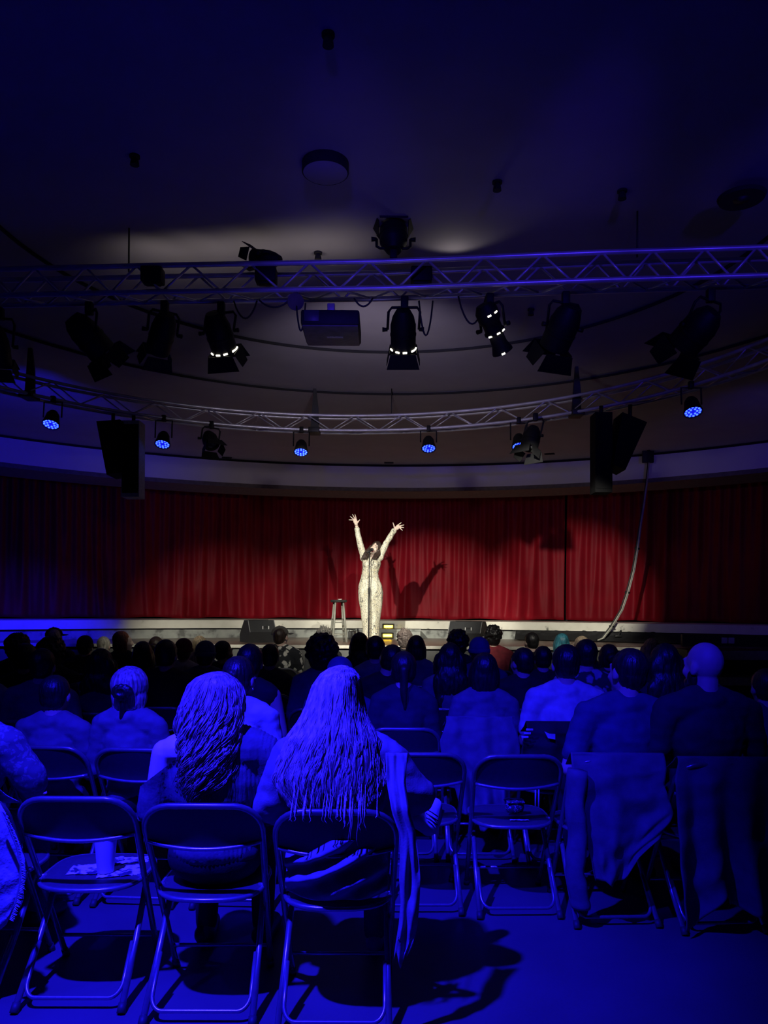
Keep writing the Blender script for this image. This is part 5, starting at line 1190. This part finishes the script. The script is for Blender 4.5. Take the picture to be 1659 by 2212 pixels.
def fingers(b, w_, palm, tips, thumb, sc=0.92):
    f = (palm-w_).normalized()
    for k in (0, 1): pass
    n = V((0, -1, 0)); s_ = f.cross(n)
    R = Matrix((s_, f, n)).transposed().to_4x4()
    b.ell(w_.lerp(palm, 0.95), (0.036*sc, 0.046*sc, 0.016), R, 14, 8); b.limb(w_ - f*0.02, w_.lerp(palm, 0.5), 0.024, 0.026)
    order = sorted(tips, key=lambda t: (t-palm).normalized().dot(s_))
    for i, t in enumerate(order):
        base = palm + f*0.028*sc + s_*(-0.027+0.018*i)*sc; m1 = base.lerp(t, 0.5) + n*0.006
        b.limb(base - (t-base)*0.15, m1, 0.0095, 0.0085, 8); b.limb(m1, t, 0.0085, 0.0068, 8)
    d = (thumb-palm); sd = s_ if d.dot(s_) > 0 else s_*-1
    base = w_.lerp(palm, 0.55) + sd*0.026; m1 = base.lerp(thumb, 0.55); b.limb(base, m1, 0.014, 0.0105, 8); b.limb(m1, thumb, 0.0105, 0.008, 8)
fingers(body, wL, W(767.5, 1126, -0.09), [W(754, 1123, -0.10), W(756.5, 1115.8, -0.11), W(761.3, 1111, -0.12), W(766.7, 1111, -0.12)], W(777, 1123, -0.12))
fingers(body, wR, W(858, 1140, -0.09), [W(867, 1129, -0.12), W(872.6, 1134, -0.12), W(872.6, 1139.8, -0.11), W(869.4, 1145.6, -0.10)], W(849, 1129.3, -0.12))
pm = put('person', fuse(body, 0.0052, 2, 'person'), SKIN['white'], None, loc=root)
tag(pm, 'performer in a snake print dress on stage with both arms raised', 'person')
dress = MB(); dress.loft(grow(TOR[1:], 0.008) + grow(SK, 0.006))
for k, (s_, e_, w_) in enumerate(((sL, eL, wL), (sR, eR, wR))):
    dress.limb(s_, e_, 0.060, 0.047); c_ = e_.lerp(w_, 0.74 if k == 0 else 0.93); dress.limb(e_, c_, 0.047, 0.038); dress.limb(c_, e_.lerp(w_, 0.78 if k == 0 else 0.96), 0.042, 0.042)
for s_ in (sL, sR): dress.limb(W(803, 1216), s_, 0.07, 0.064)
for k in (-1, 1): dress.ell(W(802+k*8.5, 1219, -0.075), (0.058, 0.05, 0.058)); dress.limb(W(801.5+k*8, 1300, -0.04), W(801.5+k*7, 1376, -0.03), 0.066, 0.055)
dm = fuse(dress, 0.007, 3, 'dress')
push(dm, lambda q: 0.006*noise.noise((q.x*14, q.y*10, q.z*5)) + 0.006*noise.noise((q.x*30, 0, q.z*7)) - 0.012*math.exp(-((q.x+0.02)/0.012)**2)*(q.z < hipz)*(q.y < 0))
put('dress', dm, snake(), pm)
c = W(799, 1243.5); put('belt', MB().loft([((c.x, c.y, c.z+z), 0.128+e, 0.088+e) for z, e in ((-0.016, 0.0), (-0.014, 0.006), (0.014, 0.006), (0.016, 0.0))], 30), M('pale_belt', (0.55, 0.52, 0.42), 0.6), pm, 'auto')
put('belt_knot', MB().limb(W(797, 1242, -0.10), W(792, 1249, -0.10), 0.014, 0.010).limb(W(797, 1242, -0.10), W(804, 1246, -0.10), 0.012, 0.009), M('pale_belt', None), pm)
for k in (-1, 1):
    b = MB(); x = 801+k*9.5
    b.limb(W(x, 1381, 0.05), W(x+k*2, 1382.5, -0.13), 0.040, 0.036); s = put('shoe', fuse(b, 0.007, 2, 'shoe'), M('coral_shoe_leather', (0.75, 0.10, 0.10), 0.4), pm)
    put('heel', MB().tube([W(x, 1381, 0.06), (W(x, 1381, 0.07).x, 0.07, 0.002)], [0.026, 0.02], 10), M('coral_shoe_leather', None), s)
# hair, parted and falling to both sides
b = MB(); b.ell((0, -0.024, 0.031), (0.089, 0.100, 0.100)); b.ell((0, -0.05, -0.05), (0.088, 0.06, 0.11))
b.v = [hmP @ p for p in b.v]
hl = hmP @ V((0.072, -0.01, 0.0)); hr = hmP @ V((-0.072, -0.01, 0.0))
if hl.x > hr.x: hl, hr = hr, hl
for i in range(7):
    o_ = V((0.012*(i-3), 0.008*((i*3) % 5-2), 0))
    b.limb(hl + o_*0.5, W(793, 1196, -0.06) + o_, 0.022, 0.022, 8); b.limb(W(793, 1196, -0.06) + o_, W(786.5, 1208 - (i % 3), -0.10) + o_*1.1, 0.022, 0.011, 8)
    b.limb(hr + o_*0.5, W(816, 1197, -0.05) + o_, 0.020, 0.020, 8); b.limb(W(816, 1197, -0.05) + o_, W(808.5, 1208 - (i % 3), -0.12) + o_*0.9, 0.020, 0.010, 8)
hmm = fuse(b, 0.006, 2, 'hair'); strandify(hmm, hmP @ V((0, -0.02, 0)), 0.005, 80, 10)
put('hair', hmm, hairm('performer_dark_hair', (0.035, 0.02, 0.016)), pm)
def onface(b, nm, mat): b.v = [hmP @ p for p in b.v]; return put(nm, b, mat, pm)
for k in (-1, 1):
    onface(MB().limb((k*0.014, 0.093, 0.036), (k*0.048, 0.082, 0.030), 0.0055, 0.004, 8), 'eyebrow', HM['black'])
    onface(MB().ell((k*0.031, 0.090, 0.011), (0.014, 0.006, 0.0055)), 'eye', M('dark_eye', (0.03, 0.02, 0.02), 0.2))
onface(MB().ell((0, 0.096, -0.066), (0.028, 0.010, 0.019)), 'lips', M('lip_pink', (0.45, 0.10, 0.10), 0.4))
onface(MB().ell((0, 0.103, -0.058), (0.019, 0.006, 0.006)), 'teeth', M('teeth_white', (0.8, 0.78, 0.7), 0.3))
onface(MB().ell((0, 0.104, -0.072), (0.018, 0.005, 0.007)), 'mouth', M('mouth_dark', (0.10, 0.012, 0.015), 0.5))
bw = wL.lerp(W(767.5, 1126, -0.09), 0.1); put('bracelet', MB().tube([bw + V((0.03*math.cos(a), 0.03*math.sin(a), 0.004*math.sin(a))) for a in [2*PI*k/16 for k in range(16)]], 0.004, 6, closed=True), M('dark_bracelet', (0.12, 0.07, 0.05), 0.4), pm)
bpy.data.scenes.remove(TS)
print('SCALES', [a for a in AUD if a[0] < 0.9 or a[0] > 1.1])
